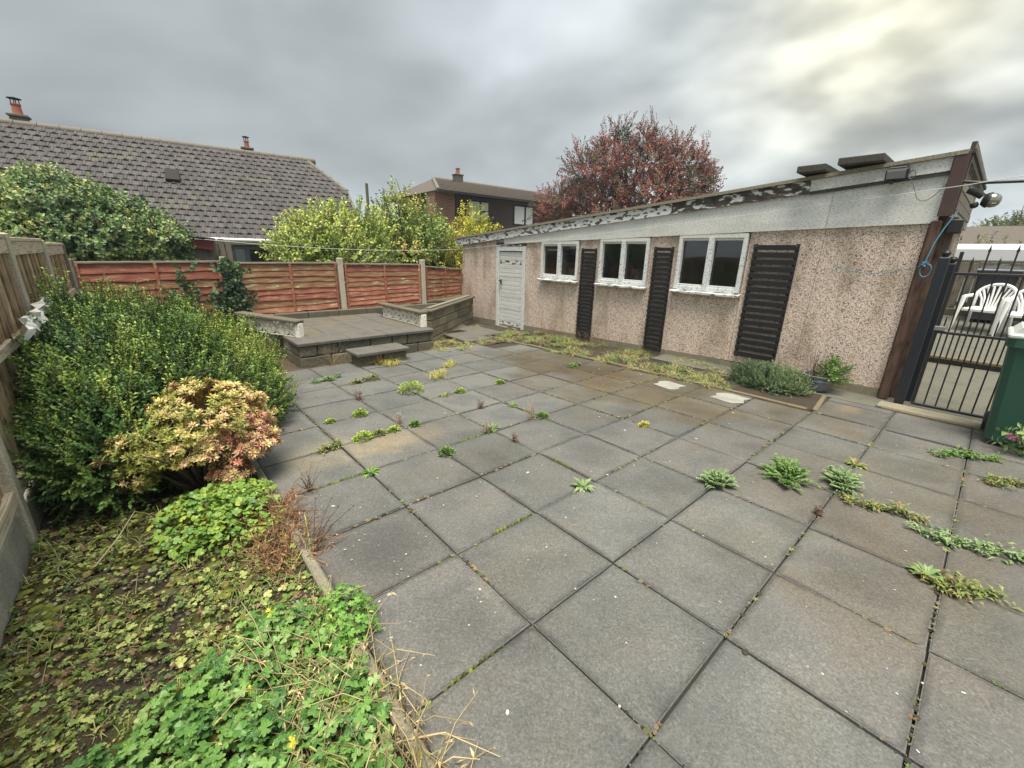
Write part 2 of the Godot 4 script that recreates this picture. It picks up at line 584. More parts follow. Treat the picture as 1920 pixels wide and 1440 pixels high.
	# one folded leaf: foot, direction, upward side, length, width
	func leaf(p: Vector3, d: Vector3, up: Vector3, l: float, w: float, droop := 0.15, fold := 0.18, at := 0.5) -> void:
		d = d.normalized()
		var s := d.cross(up)
		if s.length() < 0.05:
			s = d.cross(Vector3(0.9, 0.1, 0.4))
		s = s.normalized()
		var u := s.cross(d).normalized()
		var m := p + d * l * at
		var L := m - s * w * 0.5 + u * w * fold
		var K := m + s * w * 0.5 + u * w * fold
		var T := p + d * l - u * l * droop
		tri(p, m, L); tri(p, K, m); tri(L, m, T); tri(m, K, T)

	# a thin blade of grass, two bends
	func blade(p: Vector3, d: Vector3, l: float, w: float, bend: float) -> void:
		d = d.normalized()
		var s := d.cross(Vector3.UP)
		s = Vector3(1, 0, 0) if s.length() < 0.05 else s.normalized()
		var out := Vector3(d.x, 0, d.z)
		var q := p + d * l * 0.55
		var t := p + d * l + out * bend * l - Vector3(0, bend * l * 0.5, 0)
		tri(p - s * w * 0.5, p + s * w * 0.5, q + s * w * 0.4)
		tri(p - s * w * 0.5, q + s * w * 0.4, q - s * w * 0.4)
		tri(q - s * w * 0.4, q + s * w * 0.4, t)

	func done() -> ArrayMesh:
		var a := []
		a.resize(Mesh.ARRAY_MAX)
		a[Mesh.ARRAY_VERTEX] = v
		a[Mesh.ARRAY_NORMAL] = n
		a[Mesh.ARRAY_COLOR] = c
		var m := ArrayMesh.new()
		m.add_surface_from_arrays(Mesh.PRIMITIVE_TRIANGLES, a)
		return m


# ---------------------------------------------------------------- ground
func grid_mesh(x0: float, x1: float, z0: float, z1: float, step: float, hf: Callable, cf: Callable) -> ArrayMesh:
	var nx := int(ceil((x1 - x0) / step))
	var nz := int(ceil((z1 - z0) / step))
	var b := MB.new()
	var P := []
	var N := []
	var C := []
	for j in nz + 1:
		for i in nx + 1:
			var x := x0 + (x1 - x0) * i / nx
			var z := z0 + (z1 - z0) * j / nz
			var y: float = hf.call(x, z)
			var e := step * 0.5
			P.append(Vector3(x, y, z))
			var hx: float = hf.call(x + e, z)
			var hz: float = hf.call(x, z + e)
			N.append(Vector3(-(hx - y) / e, 1, -(hz - y) / e).normalized())
			C.append(cf.call(x, z))
	for j in nz:
		for i in nx:
			var a := j * (nx + 1) + i
			for t in [[a, a + nx + 1, a + 1], [a + 1, a + nx + 1, a + nx + 2]]:
				for k in [t[0], t[2], t[1]]:
					b.v.append(P[k])
					b.n.append(N[k])
					b.c.append(C[k])
	return b.done()


func build_ground() -> void:
	# one wide sheet to the horizon, then the garden's own pieces above it
	var b := MB.new()
	b.box(Vector3(0, -0.65, 0), Vector3(1200, 0.5, 1200))
	solo("ground", b.done(), "earth", "grassy ground that runs out to the horizon", "", Vector3.ZERO, "", "structure")
	# lower bedding of the patio
	var nz := FastNoiseLite.new()
	nz.seed = 3
	nz.frequency = 1.3
	var bedding := grid_mesh(0.3, 7.2, -9.9, 1.6, 0.3, func(x, z): return -0.024 + fall(z), func(_x, _z): return Color.WHITE)
	solo("patio_bedding", bedding, "joint_soil", "dark soil under the paving slabs that shows in the joints", "", Vector3.ZERO, "", "structure")
	# planting bed on the left
	var moss := FastNoiseLite.new()
	moss.seed = 17
	moss.frequency = 2.3
	var fine := FastNoiseLite.new()
	fine.seed = 18
	fine.frequency = 9.0
	var hf := func(x, z): return -0.03 + 0.035 * nz.get_noise_2d(x * 1.5, z * 1.5) + 0.022 * fine.get_noise_2d(x, z) + fall(z)
	var cf := func(x, z):
		var k := clampf((moss.get_noise_2d(x, z) + 0.55 * fine.get_noise_2d(x * 1.3, z * 1.3) + 0.14) * 3.5, 0.0, 1.0)
		k *= smoothstep(-4.2, -2.9, z) * smoothstep(0.42, 0.15, x)
		return Color(0.24, 0.225, 0.21).lerp(Color(0.40, 0.50, 0.07), k)
	solo("planting_bed_soil", grid_mesh(-0.78, 0.40, -9.1, 1.6, 0.05, hf, cf), "soil", "dark crumbly bed soil with patches of moss along the side fence", "", Vector3.ZERO, "", "structure")
	# weedy strip at the foot of the garage
	var hs := func(x, z): return -0.02 + 0.03 * nz.get_noise_2d(x * 2.0, z * 2.0) + fall(z)
	solo("strip_soil", grid_mesh(5.46, 6.66, -8.2, -1.05, 0.1, hs, func(_x, _z): return Color(0.33, 0.31, 0.25)), "soil", "narrow soil strip along the foot of the pebbledashed garage", "", Vector3.ZERO, "", "structure")
	# bare silt at the back by the steps
	var hb := func(x, z): return -0.012 + 0.018 * nz.get_noise_2d(x * 2.0, z * 2.0) + fall(z)
	solo("back_soil", grid_mesh(1.2, 5.46, -9.0, -6.22, 0.1, hb, func(_x, _z): return Color(0.5, 0.45, 0.36)), "soil", "dry silty soil between the slabs and the back steps", "", Vector3.ZERO, "", "structure")
	# edging between bed and slabs
	var kerb := structure("bed_edging", "weathered concrete edging between planting bed and slabs")
	var z := 1.2
	while z > -6.0:
		var l := 0.90
		boxp("edging_stone", kerb, Vector3(0.418 + rf(-0.006, 0.006), -0.028 + fall(z), z - l * 0.5), Vector3(0.05, 0.10, l - 0.012), "old_concrete", 0.008)
		z -= l
	# kerb of the weedy strip
	kerb = structure("strip_edging", "thin stone edging along the weedy strip by the garage")
	z = -1.08
	while z > -7.2:
		var l := 0.92
		boxp("edging_stone", kerb, Vector3(5.42, -0.034 + fall(z) + rf(-0.006, 0.004), z - l * 0.5), Vector3(0.05, 0.09, l - 0.02), "kerb", 0.01, Basis(Vector3.UP, rf(-0.008, 0.008)))
		z -= l
	boxp("edging_stone", kerb, Vector3(5.78, -0.024, -1.05), Vector3(0.70, 0.08, 0.05), "kerb", 0.01, Basis(Vector3.UP, 0.10))


# brown silt, rust and rain stains that lie on the slabs, each with a place of its own
func stain(x: float, z: float, n: FastNoiseLite) -> Color:
	var c := Color(1, 1, 1)
	for s in [[4.8, -2.8, 1.45, 1.9, 1.15], [4.8, -4.4, 1.0, 1.3, 0.95], [5.3, -0.9, 0.7, 0.5, 0.5], [3.7, -0.35, 1.5, 0.85, 0.5], [0.95, -3.35, 0.62, 0.42, -0.8], [2.75, 0.15, 0.9, 0.5, 0.45], [1.55, -3.2, 0.5, 0.28, -0.7], [4.6, 0.25, 1.0, 0.4, 0.3], [5.82, -0.80, 0.20, 0.13, -0.9], [1.9, -2.4, 0.5, 0.3, 0.35], [2.6, -0.9, 0.35, 0.5, -0.15], [1.35, -1.3, 0.4, 0.25, -0.2]]:
		var q := Vector2((x - s[0]) / s[2], (z - s[1]) / s[3]).length() + 0.55 * n.get_noise_2d(x * 1.4, z * 1.4)
		var k := smoothstep(1.15, 0.35, q)
		if s[4] > 0.0:
			c = c.lerp(c * Color(0.80, 0.68, 0.50), k * s[4])
		else:
			c = c.lerp(c * Color(1.6, 1.42, 1.12), k * -s[4])
	var w := n.get_noise_2d(x * 0.55 + 40.0, z * 0.55)
	c = c * (1.0 + 0.16 * w)
	return c


func build_paving() -> void:
	var pav := structure("patio_paving", "grey concrete paving slabs of the patio with dark weedy joints")
	var n := FastNoiseLite.new()
	n.seed = 29
	n.frequency = 0.9
	n.fractal_octaves = 4
	var pitchx := 0.612
	var pitchz := 0.6
	for i in range(0, 10):
		for j in range(-2, 11):
			var x0 := 0.45 + pitchx * i
			var z1 := 0.18 - pitchz * j
			var x1 := x0 + pitchx
			var z0 := z1 - pitchz
			if x0 > 5.3 and z1 < -1.0:
				continue
			if i == 9:
				x1 = 6.14
			if i == 8 and z0 < -1.05:
				x1 = 5.385
			if j == 10 and (i > 6 or i < 1):
				continue
			var gap := rf(0.0025, 0.0055)
			x0 += gap; z0 += gap; x1 -= gap; z1 -= gap
			var tone := rf(0.86, 1.08)
			var base := Color(0.212, 0.216, 0.219) * tone
			var ox := rf(-50.0, 50.0)
			base.r *= rf(0.98, 1.03)
			var lift := rf(-0.005, 0.005)
			var tx := rf(-0.007, 0.007)
			var tz := rf(-0.007, 0.007)
			var mx := (x0 + x1) * 0.5
			var mz := (z0 + z1) * 0.5
			var b := MB.new()
			var y := func(x: float, z: float) -> float:
				return lift + (x - mx) * tx + (z - mz) * tz + fall(z)
			var e := 0.004
			var cut := [0.0, 0.05, 0.17, 0.34, 0.5, 0.66, 0.83, 0.95, 1.0]
			var k := 8
			var P := []
			var C := []
			for a in k + 1:
				for q in k + 1:
					var x := lerpf(x0 + e, x1 - e, cut[q])
					var z := lerpf(z0 + e, z1 - e, cut[a])
					P.append(Vector3(x, y.call(x, z), z))
					var rim := 1.0
					if a == 0 or a == k or q == 0 or q == k:
						rim = clampf(0.72 + 0.5 * n.get_noise_2d(x * 4.0, z * 4.0) + rf(-0.08, 0.08), 0.45, 1.0)
					C.append(base * stain(x, z, n) * (1.0 + 0.16 * n.get_noise_2d(x * 2.2 + ox, z * 2.2 - ox)) * Color(rim, rim, rim * 0.97) * (1.0 + rf(-0.03, 0.03)))
			for cr in [[0, 1, 1], [k, -1, 1], [k * (k + 1), 1, -1], [(k + 1) * (k + 1) - 1, -1, -1]]:
				var bite := rf(0.001, 0.004) if R.randf() < 0.7 else rf(0.008, 0.022)
				P[cr[0]] += Vector3(cr[1] * bite, -bite * 0.15, cr[2] * bite * rf(0.5, 1.0))
			for ed in range(1, k):
				for cr in [ed, k * (k + 1) + ed]:
					P[cr].z += rf(0.0, 0.003) * (1.0 if cr == ed else -1.0)
			for a in k:
				for q in k:
					var s := a * (k + 1) + q
					for t in [s, s + 1, s + k + 2, s, s + k + 2, s + k + 1]:
						b.v.append(P[t])
						b.n.append(Vector3.UP)
						b.c.append(C[t])
			b.col = base * 0.9
			var o := [Vector3(x0, 0, z0), Vector3(x1, 0, z0), Vector3(x1, 0, z1), Vector3(x0, 0, z1)]
			var t := [P[0], P[k], P[(k + 1) * (k + 1) - 1], P[(k + 1) * k]]
			for s in 4:
				var u := (s + 1) % 4
				var p: Vector3 = o[s]
				var q: Vector3 = o[u]
				p.y = t[s].y - e
				q.y = t[u].y - e
				b.quad(t[u], q, p, t[s])
				b.quad(q, q - Vector3(0, 0.03, 0), p - Vector3(0, 0.03, 0), p)
			part("paving_slab", b.done(), "slab", pav)
	# loose slabs laid by the garage door
	for s in [[4.95, -7.0, 0.62, 0.9], [5.58, -7.35, 0.6, 0.9], [5.3, -8.15, 0.9, 0.6]]:
		boxp("paving_slab", pav, Vector3(s[0], fall(s[1]) + 0.022, s[1]), Vector3(s[2], 0.045, s[3]), "dark_slab", 0.008, Basis(Vector3.UP, rf(-0.05, 0.05)))
	# paler repairs in the slabs near the garage
	for s in [[4.98, -2.52, 0.30, 0.30], [5.06, -1.79, 0.34, 0.32]]:
		var b := MB.new()
		var ring := []
		for a in 14:
			var t := TAU * a / 14.0
			var rr := 0.5 + 0.06 * sin(a * 2.7) + rf(-0.03, 0.03)
			ring.append(Vector2(clampf(cos(t) * 1.35, -1, 1) * rr * s[2], clampf(sin(t) * 1.35, -1, 1) * rr * s[3]))
		b.prism(ring, 0.0, 0.012, Transform3D(Basis(Vector3.RIGHT, -PI / 2), Vector3.ZERO))
		part("mortar_patch", b.done(), "pale_mortar", pav, Transform3D(Basis(), Vector3(s[0], fall(s[1]) + 0.002, s[1])))
	# spots of pale lichen, flat crusts a few millimetres thick
	var b := MB.new()
	for k in 260:
		var x := rf(0.5, 6.0)
		var z := rf(-4.6, 0.7)
		if R.randf() < 0.10:
			x = rf(0.5, 1.0)
			z = rf(-2.6, -1.0)
		if x > 5.35 and z < -1.0:
			continue
		var s := rf(0.0025, 0.006) * (2.2 if R.randf() < 0.10 else 1.0)
		var y := 0.0045 + fall(z)
		var st := rf(1.0, 1.7)
		var tu := rf(0, TAU)
		var pr := Vector3.ZERO
		var first := Vector3.ZERO
		for a in 8:
			var t := TAU * a / 7.0
			var q := Vector3(cos(t) * s * st, 0, sin(t) * s).rotated(Vector3.UP, tu) * (1.0 if a == 7 else rf(0.75, 1.1))
			if a == 7:
				q = first
			if a == 0:
				first = q
			else:
				b.tri(Vector3(x, y + 0.0015, z), Vector3(x, y, z) + q, Vector3(x, y, z) + pr)
			pr = q
	part("lichen_spots", b.done(), "lichen", pav, Transform3D(), "stuff")


# ---------------------------------------------------------------- the garage
func wtop(z: float) -> float:
	return 2.03 + 0.030 * (z + 0.6)


func rtop(z: float) -> float:
	return 2.69 + 0.0813 * (z + 0.6)


# a slab in the plane x = const: corners given as (z, y) pairs
func zprism(poly: Array, x0: float, x1: float) -> ArrayMesh:
	var b := MB.new()
	# polygon x axis -> world z, polygon y -> world y, depth -> world x
	b.prism(poly, x0, x1, Transform3D(Basis(Vector3(0, 0, 1), Vector3(0, 1, 0), Vector3(-1, 0, 0)), Vector3.ZERO))
	return b.done()


func wall_piece(z0: float, z1: float, y0: float, y1: float, X: float, over: bool, top: bool) -> ArrayMesh:
	# y0 above the ground line, y1 the top; over: starts from the plinth, top: ends at the fascia
	var a0 := 0.10 + fall(z0) if over else y0
	var a1 := 0.10 + fall(z1) if over else y0
	var b0 := maxf(wtop(z0), rtop(z0) - 0.18) if top else y1
	var b1 := maxf(wtop(z1), rtop(z1) - 0.18) if top else y1
	return zprism([Vector2(z0, a0), Vector2(z1, a1), Vector2(z1, b1), Vector2(z0, b0)], -X, -(X + 0.10))


func build_shed() -> void:
	var X := 6.66
	var s := thing("garage", "long pebbledashed concrete garage with white peeling fascia and three windows", "garage")
	var zl := -9.62
	var zr := -0.57
	# pebbledashed panels between fine joints, cut round door and windows
	var wins := [[-6.62, -5.60], [-5.07, -4.06], [-3.52, -2.50]]
	var g := 0.0025
	for p in [[zl, -8.93], [-8.93, -8.17], [-7.13, -6.64], [-5.58, -5.09], [-4.04, -3.54], [-2.48, -1.60], [-1.60, -0.66]]:
		part("wall_panel", wall_piece(p[0] + g, p[1] - g, 0, 0, X, true, true), "pebbledash", s)
	for w in wins:
		part("wall_panel", wall_piece(w[0] - 0.016, w[1] + 0.016, 0, 1.04, X, true, false), "pebbledash", s)
	part("wall_panel", wall_piece(-8.166, -7.134, 1.826, 0, X, false, true), "pebbledash", s)
	# plinth
	for p in [[zl, -8.17], [-7.13, -3.55], [-3.55, -0.66]]:
		part("plinth", zprism([Vector2(p[0], fall(p[0]) - 0.3), Vector2(p[1] - 0.004, fall(p[1]) - 0.3), Vector2(p[1] - 0.004, fall(p[1]) + 0.098), Vector2(p[0], fall(p[0]) + 0.098)], -(X - 0.012), -(X + 0.10)), "old_concrete", s)
	# backing so that daylight enters only by the panes
	part("back_wall", zprism([Vector2(zl, -0.5), Vector2(zr, -0.5), Vector2(zr, rtop(zr) - 0.1), Vector2(zl, rtop(zl) - 0.1)], -9.7, -9.8), "pebbledash", s)
	boxp("end_wall", s, Vector3(8.18, 0.7, zl + 0.05), Vector3(3.0, 2.3, 0.1), "pebbledash")
	boxp("inner_floor", s, Vector3(8.2, -0.05, -5.1), Vector3(2.8, 0.1, 8.8), "dark_room")
	# roof sheet with felt
	part("roof", zprism([Vector2(zl - 0.2, rtop(zl - 0.2) - 0.03), Vector2(zr + 0.10, rtop(zr + 0.1) - 0.03), Vector2(zr + 0.10, rtop(zr + 0.1) + 0.004), Vector2(zl - 0.2, rtop(zl - 0.2) + 0.004)], -(X - 0.10), -9.9), "felt", s)
	# fascia: bare flaking strip above, white boards below
	for p in [[zl - 0.2, -7.9], [-7.9, -5.95], [-5.95, -3.7], [-3.7, -1.85]]:
		part("fascia_strip", zprism([Vector2(p[0], rtop(p[0]) - 0.19), Vector2(p[1] - 0.003, rtop(p[1]) - 0.19), Vector2(p[1] - 0.003, rtop(p[1]) - 0.032), Vector2(p[0], rtop(p[0]) - 0.032)], -(X - 0.085), -(X - 0.045)), "peeling_paint" if p[0] < -5.0 else "bare_fascia", s)
	part("fascia_strip", zprism([Vector2(-1.85, rtop(-1.85) - 0.165), Vector2(-0.62, rtop(-0.62) - 0.165), Vector2(-0.62, rtop(-0.62) - 0.032), Vector2(-1.85, rtop(-1.85) - 0.032)], -(X - 0.085), -(X - 0.045)), "white_paint", s)
	part("strip_edge", zprism([Vector2(-1.85, rtop(-1.85) - 0.2), Vector2(-0.62, rtop(-0.62) - 0.2), Vector2(-0.62, rtop(-0.62) - 0.168), Vector2(-1.85, rtop(-1.85) - 0.168)], -(X - 0.078), -(X - 0.045)), "roof_plank", s)
	for p in [[-7.85, -6.0], [-6.0, -4.02], [-4.02, -1.60], [-1.60, -0.60]]:
		var poly := [Vector2(p[0], wtop(p[0]) - 0.015), Vector2(p[1] - 0.004, wtop(p[1]) - 0.015), Vector2(p[1] - 0.004, rtop(p[1]) - 0.17), Vector2(p[0], rtop(p[0]) - 0.17)]
		if rtop(p[0]) - 0.17 < wtop(p[0]):
			poly[3].y = wtop(p[0]) - 0.005
		part("fascia_board", zprism(poly, -(X - 0.044), -(X - 0.006)), "white_paint", s)
	part("roof_edge", zprism([Vector2(zl - 0.2, rtop(zl - 0.2) - 0.032), Vector2(-0.52, rtop(-0.52) - 0.032), Vector2(-0.52, rtop(-0.52) + 0.008), Vector2(zl - 0.2, rtop(zl - 0.2) + 0.008)], -(X - 0.125), -(X - 0.101)), "grey_rail", s)
	# door of white boards in a flaking frame
	var d := part("door", zprism([Vector2(-8.06, -0.13), Vector2(-7.24, -0.13), Vector2(-7.24, 1.62), Vector2(-8.06, 1.62)], -(X + 0.035), -(X + 0.06)), "white_paint", s)
	for k in 18:
		var y := -0.11 + k * 0.0965
		var m := "white_paint"
		if k in [0, 15]:
			m = "peeling_paint"
		boxp("door_board", d, Vector3(X + 0.022 + rf(-0.002, 0.002), y + 0.047, -7.65), Vector3(0.022, 0.091, 0.815), m, 0.006)
	boxp("door_handle", d, Vector3(X - 0.012, 0.93, -7.99), Vector3(0.03, 0.11, 0.035), "lamp_black", 0.006)
	boxp("door_knob", d, Vector3(X - 0.045, 0.95, -7.98), Vector3(0.035, 0.035, 0.09), "lamp_black", 0.012)
	boxp("door_frame", s, Vector3(X + 0.02, 0.81, -8.115), Vector3(0.09, 1.94, 0.10), "peeling_white", 0.006)
	boxp("door_frame", s, Vector3(X + 0.02, 0.81, -7.185), Vector3(0.09, 1.94, 0.10), "peeling_white", 0.006)
	boxp("door_head", s, Vector3(X + 0.02, 1.69, -7.65), Vector3(0.088, 0.10, 0.83), "peeling_white", 0.006)
	boxp("door_head", s, Vector3(X + 0.018, 1.785, -7.65), Vector3(0.092, 0.075, 1.035), "bare_fascia", 0.006)
	boxp("door_sill", s, Vector3(X + 0.0, -0.165, -7.65), Vector3(0.14, 0.05, 1.0), "old_concrete", 0.008)
	# windows: frame, mullion, two casements with a pane each, flaking sill
	for w in wins:
		var zc: float = (w[0] + w[1]) * 0.5
		var top := wtop(w[1]) - 0.03
		var win := boxp("window", s, Vector3(X + 0.0, top - 0.03, zc), Vector3(0.08, 0.065, 1.03), "white_paint", 0.006)
		var at := win.position
		var ym := (top + 1.11) * 0.5 - 0.02
		var hh := top - 1.11 - 0.03
		for q in [-0.485, 0.485]:
			boxp("jamb", win, Vector3(X, ym, zc + q) - at, Vector3(0.078, hh, 0.06), "white_paint" if w[0] < -6.0 else "peeling_white", 0.006)
		boxp("mullion", win, Vector3(X - 0.004, ym, zc) - at, Vector3(0.076, hh, 0.085), "peeling_white", 0.006)
		boxp("bottom_rail", win, Vector3(X, 1.125, zc) - at, Vector3(0.076, 0.065, 0.91), "peeling_white", 0.006)
		boxp("sill", win, Vector3(X - 0.03, 1.072, zc) - at, Vector3(0.17, 0.04, 1.08), "peeling_paint", 0.008, Basis(Vector3(0, 0, 1), 0.12))
		for q in [-0.248, 0.248]:
			boxp("casement", win, Vector3(X + 0.006, top - 0.078, zc + q) - at, Vector3(0.05, 0.034, 0.41), "white_paint", 0.005)
			boxp("casement", win, Vector3(X + 0.006, 1.172, zc + q) - at, Vector3(0.05, 0.034, 0.41), "peeling_white", 0.005)
			boxp("pane", win, Vector3(X + 0.03, ym, zc + q) - at, Vector3(0.006, hh - 0.09, 0.405), "glass", 0.0)
	# inside: dark timber lining and a few dim shapes
	boxp("inner_lining", s, Vector3(9.62, 1.0, -5.1), Vector3(0.1, 2.2, 8.8), "dark_room")
	boxp("inner_bench", s, Vector3(7.35, 0.45, -4.4), Vector3(0.6, 0.9, 5.2), "dark_room")
	for q in [[-6.3, 0.5, 0.4], [-5.75, 0.35, 0.22], [-4.75, 0.3, 0.45], [-3.2, 0.6, 0.25], [-2.75, 0.25, 0.4]]:
		boxp("inner_shelf", s, Vector3(7.6, 0.9 + q[2] * 0.5, q[0]), Vector3(0.3, q[2], q[1]), "grey_board", 0.01)
	boxp("inner_curtain", s, Vector3(6.80, 1.35, -4.02), Vector3(0.02, 0.75, 0.14), "net_curtain", 0.0)
	# gable end by the gate: brown corner post, brick pier, boards and barge board
	boxp("corner_post", s, Vector3(X - 0.005, 1.02, -0.605), Vector3(0.13, 2.04, 0.09), "brown_post", 0.012)
	boxp("corner_trim", s, Vector3(X - 0.10, 2.385, -0.555), Vector3(0.035, 0.62, 0.115), "brown_metal", 0.006)
	boxp("brick_pier", s, Vector3(X + 0.30, 0.98, -0.54), Vector3(0.36, 2.2, 0.16), "brown_board", 0.0)
	boxp("end_door", s, Vector3(X + 1.70, 1.0, -0.60), Vector3(2.4, 2.2, 0.05), "grey_board", 0.0)
	boxp("door_stile", s, Vector3(X + 0.55, 1.0, -0.555), Vector3(0.12, 2.2, 0.05), "weathered_board", 0.006)
	for k in 6:
		boxp("gable_board", s, Vector3(X + 1.48, 2.13 + k * 0.105, -0.545 + 0.006 * (k % 2)), Vector3(2.9, 0.10, 0.03), "weathered_board" if k % 3 else "grey_board", 0.006)
	part("barge_board", zprism([Vector2(-0.525, 2.10), Vector2(-0.49, 2.10), Vector2(-0.49, 2.78), Vector2(-0.525, 2.78)], -(X - 0.03), -(X + 0.04)), "brown_metal", s)
	part("barge_board", zprism([Vector2(-0.53, 2.62), Vector2(-0.49, 2.62), Vector2(-0.49, 2.80), Vector2(-0.53, 2.80)], -(X + 0.05), -9.9), "weathered_board", s)
	boxp("bracket_box", s, Vector3(X + 0.10, 1.98, -0.46), Vector3(0.22, 0.14, 0.12), "lamp_black", 0.01)


# ---------------------------------------------------------------- stonework
func course(parent: Node, a: Vector3, b: Vector3, y: float, h: float, thick: float, lens: Array, start := 0.0) -> void:
	var d := (b - a)
	d.y = 0
	var L := d.length()
	d = d.normalized()
	var x := start
	var k := 0
	var bas := Basis(d, Vector3.UP, d.cross(Vector3.UP))
	while x < L - 0.02:
		var l: float = lens[k % lens.size()]
		k += 1
		var x0 := maxf(x, 0.0)
		var x1 := minf(x + l, L)
		x += l
		if x1 - x0 < 0.04:
			continue
		var c := a + d * (x0 + x1) * 0.5
		boxp("stone_block", parent, Vector3(c.x, y + h * 0.5, c.z), Vector3(x1 - x0 - 0.012, h - 0.012, thick + rf(-0.008, 0.012)), "stone_%d" % R.randi_range(0, 3), 0.012, bas)


func screen_mesh() -> ArrayMesh:
	# a pierced block: square rim with four pointed petals and a cross of thin bars
	if shared.has("screen"):
		return shared["screen"]
	var b := MB.new()
	var s := 0.29
	var t := 0.022
	var th := 0.032
	for k in [-1, 1]:
		b.box(Vector3(k * (s - t) * 0.5, 0, 0), Vector3(t, s, th), Basis(), 0.004)
		b.box(Vector3(0, k * (s - t) * 0.5, 0), Vector3(s - 2 * t, t, th * 0.98), Basis(), 0.004)
	for k in 4:
		var ba := Basis(Vector3(0, 0, 1), PI / 4 + k * PI / 2)
		var poly := [Vector2(0.0, 0.0), Vector2(0.05, 0.020), Vector2(0.10, 0.025), Vector2(0.178, 0.004), Vector2(0.178, -0.004), Vector2(0.10, -0.025), Vector2(0.05, -0.020)]
		b.prism(poly, -th * 0.44, th * 0.44, Transform3D(ba, Vector3.ZERO))
		b.box(ba.rotated(Vector3(0, 0, 1), PI / 4) * Vector3(0.062, 0, 0), Vector3(0.124, 0.013, th * 0.8), ba.rotated(Vector3(0, 0, 1), PI / 4), 0.003)
	b.box(Vector3.ZERO, Vector3(0.036, 0.036, th * 0.95), Basis(Vector3(0, 0, 1), PI / 4), 0.004)
	shared["screen"] = b.done()
	return shared["screen"]


func screen_wall(label: String, a: Vector3, b: Vector3, count: int, sc: float, pier: bool) -> void:
	var w := thing("screen_wall", label, "garden wall")
	var d := (b - a).normalized()
	var flat := Vector3(d.x, 0, d.z).normalized()
	var bas := Basis(flat, Vector3.UP, flat.cross(Vector3.UP))
	for k in count:
		var p := a.lerp(b, (k + 0.5) / count)
		part("screen_block", screen_mesh(), "screen_white", w, Transform3D(bas.scaled_local(Vector3(a.distance_to(b) / count / 0.292, sc / 0.29, 1)), p + Vector3(0, sc * 0.5, 0)))
	var mid := (a + b) * 0.5
	var tilt := Basis(d, bas.z.cross(d), bas.z)
	boxp("coping", w, mid + Vector3(0, sc + 0.026, 0), Vector3(a.distance_to(b) + 0.16, 0.05, 0.17), "coping_stone", 0.01, tilt)
	if pier:
		boxp("pier", w, a - flat * 0.045 + Vector3(0, sc * 0.5 - 0.002, 0), Vector3(0.075, sc, 0.11), "screen_white", 0.008, bas)


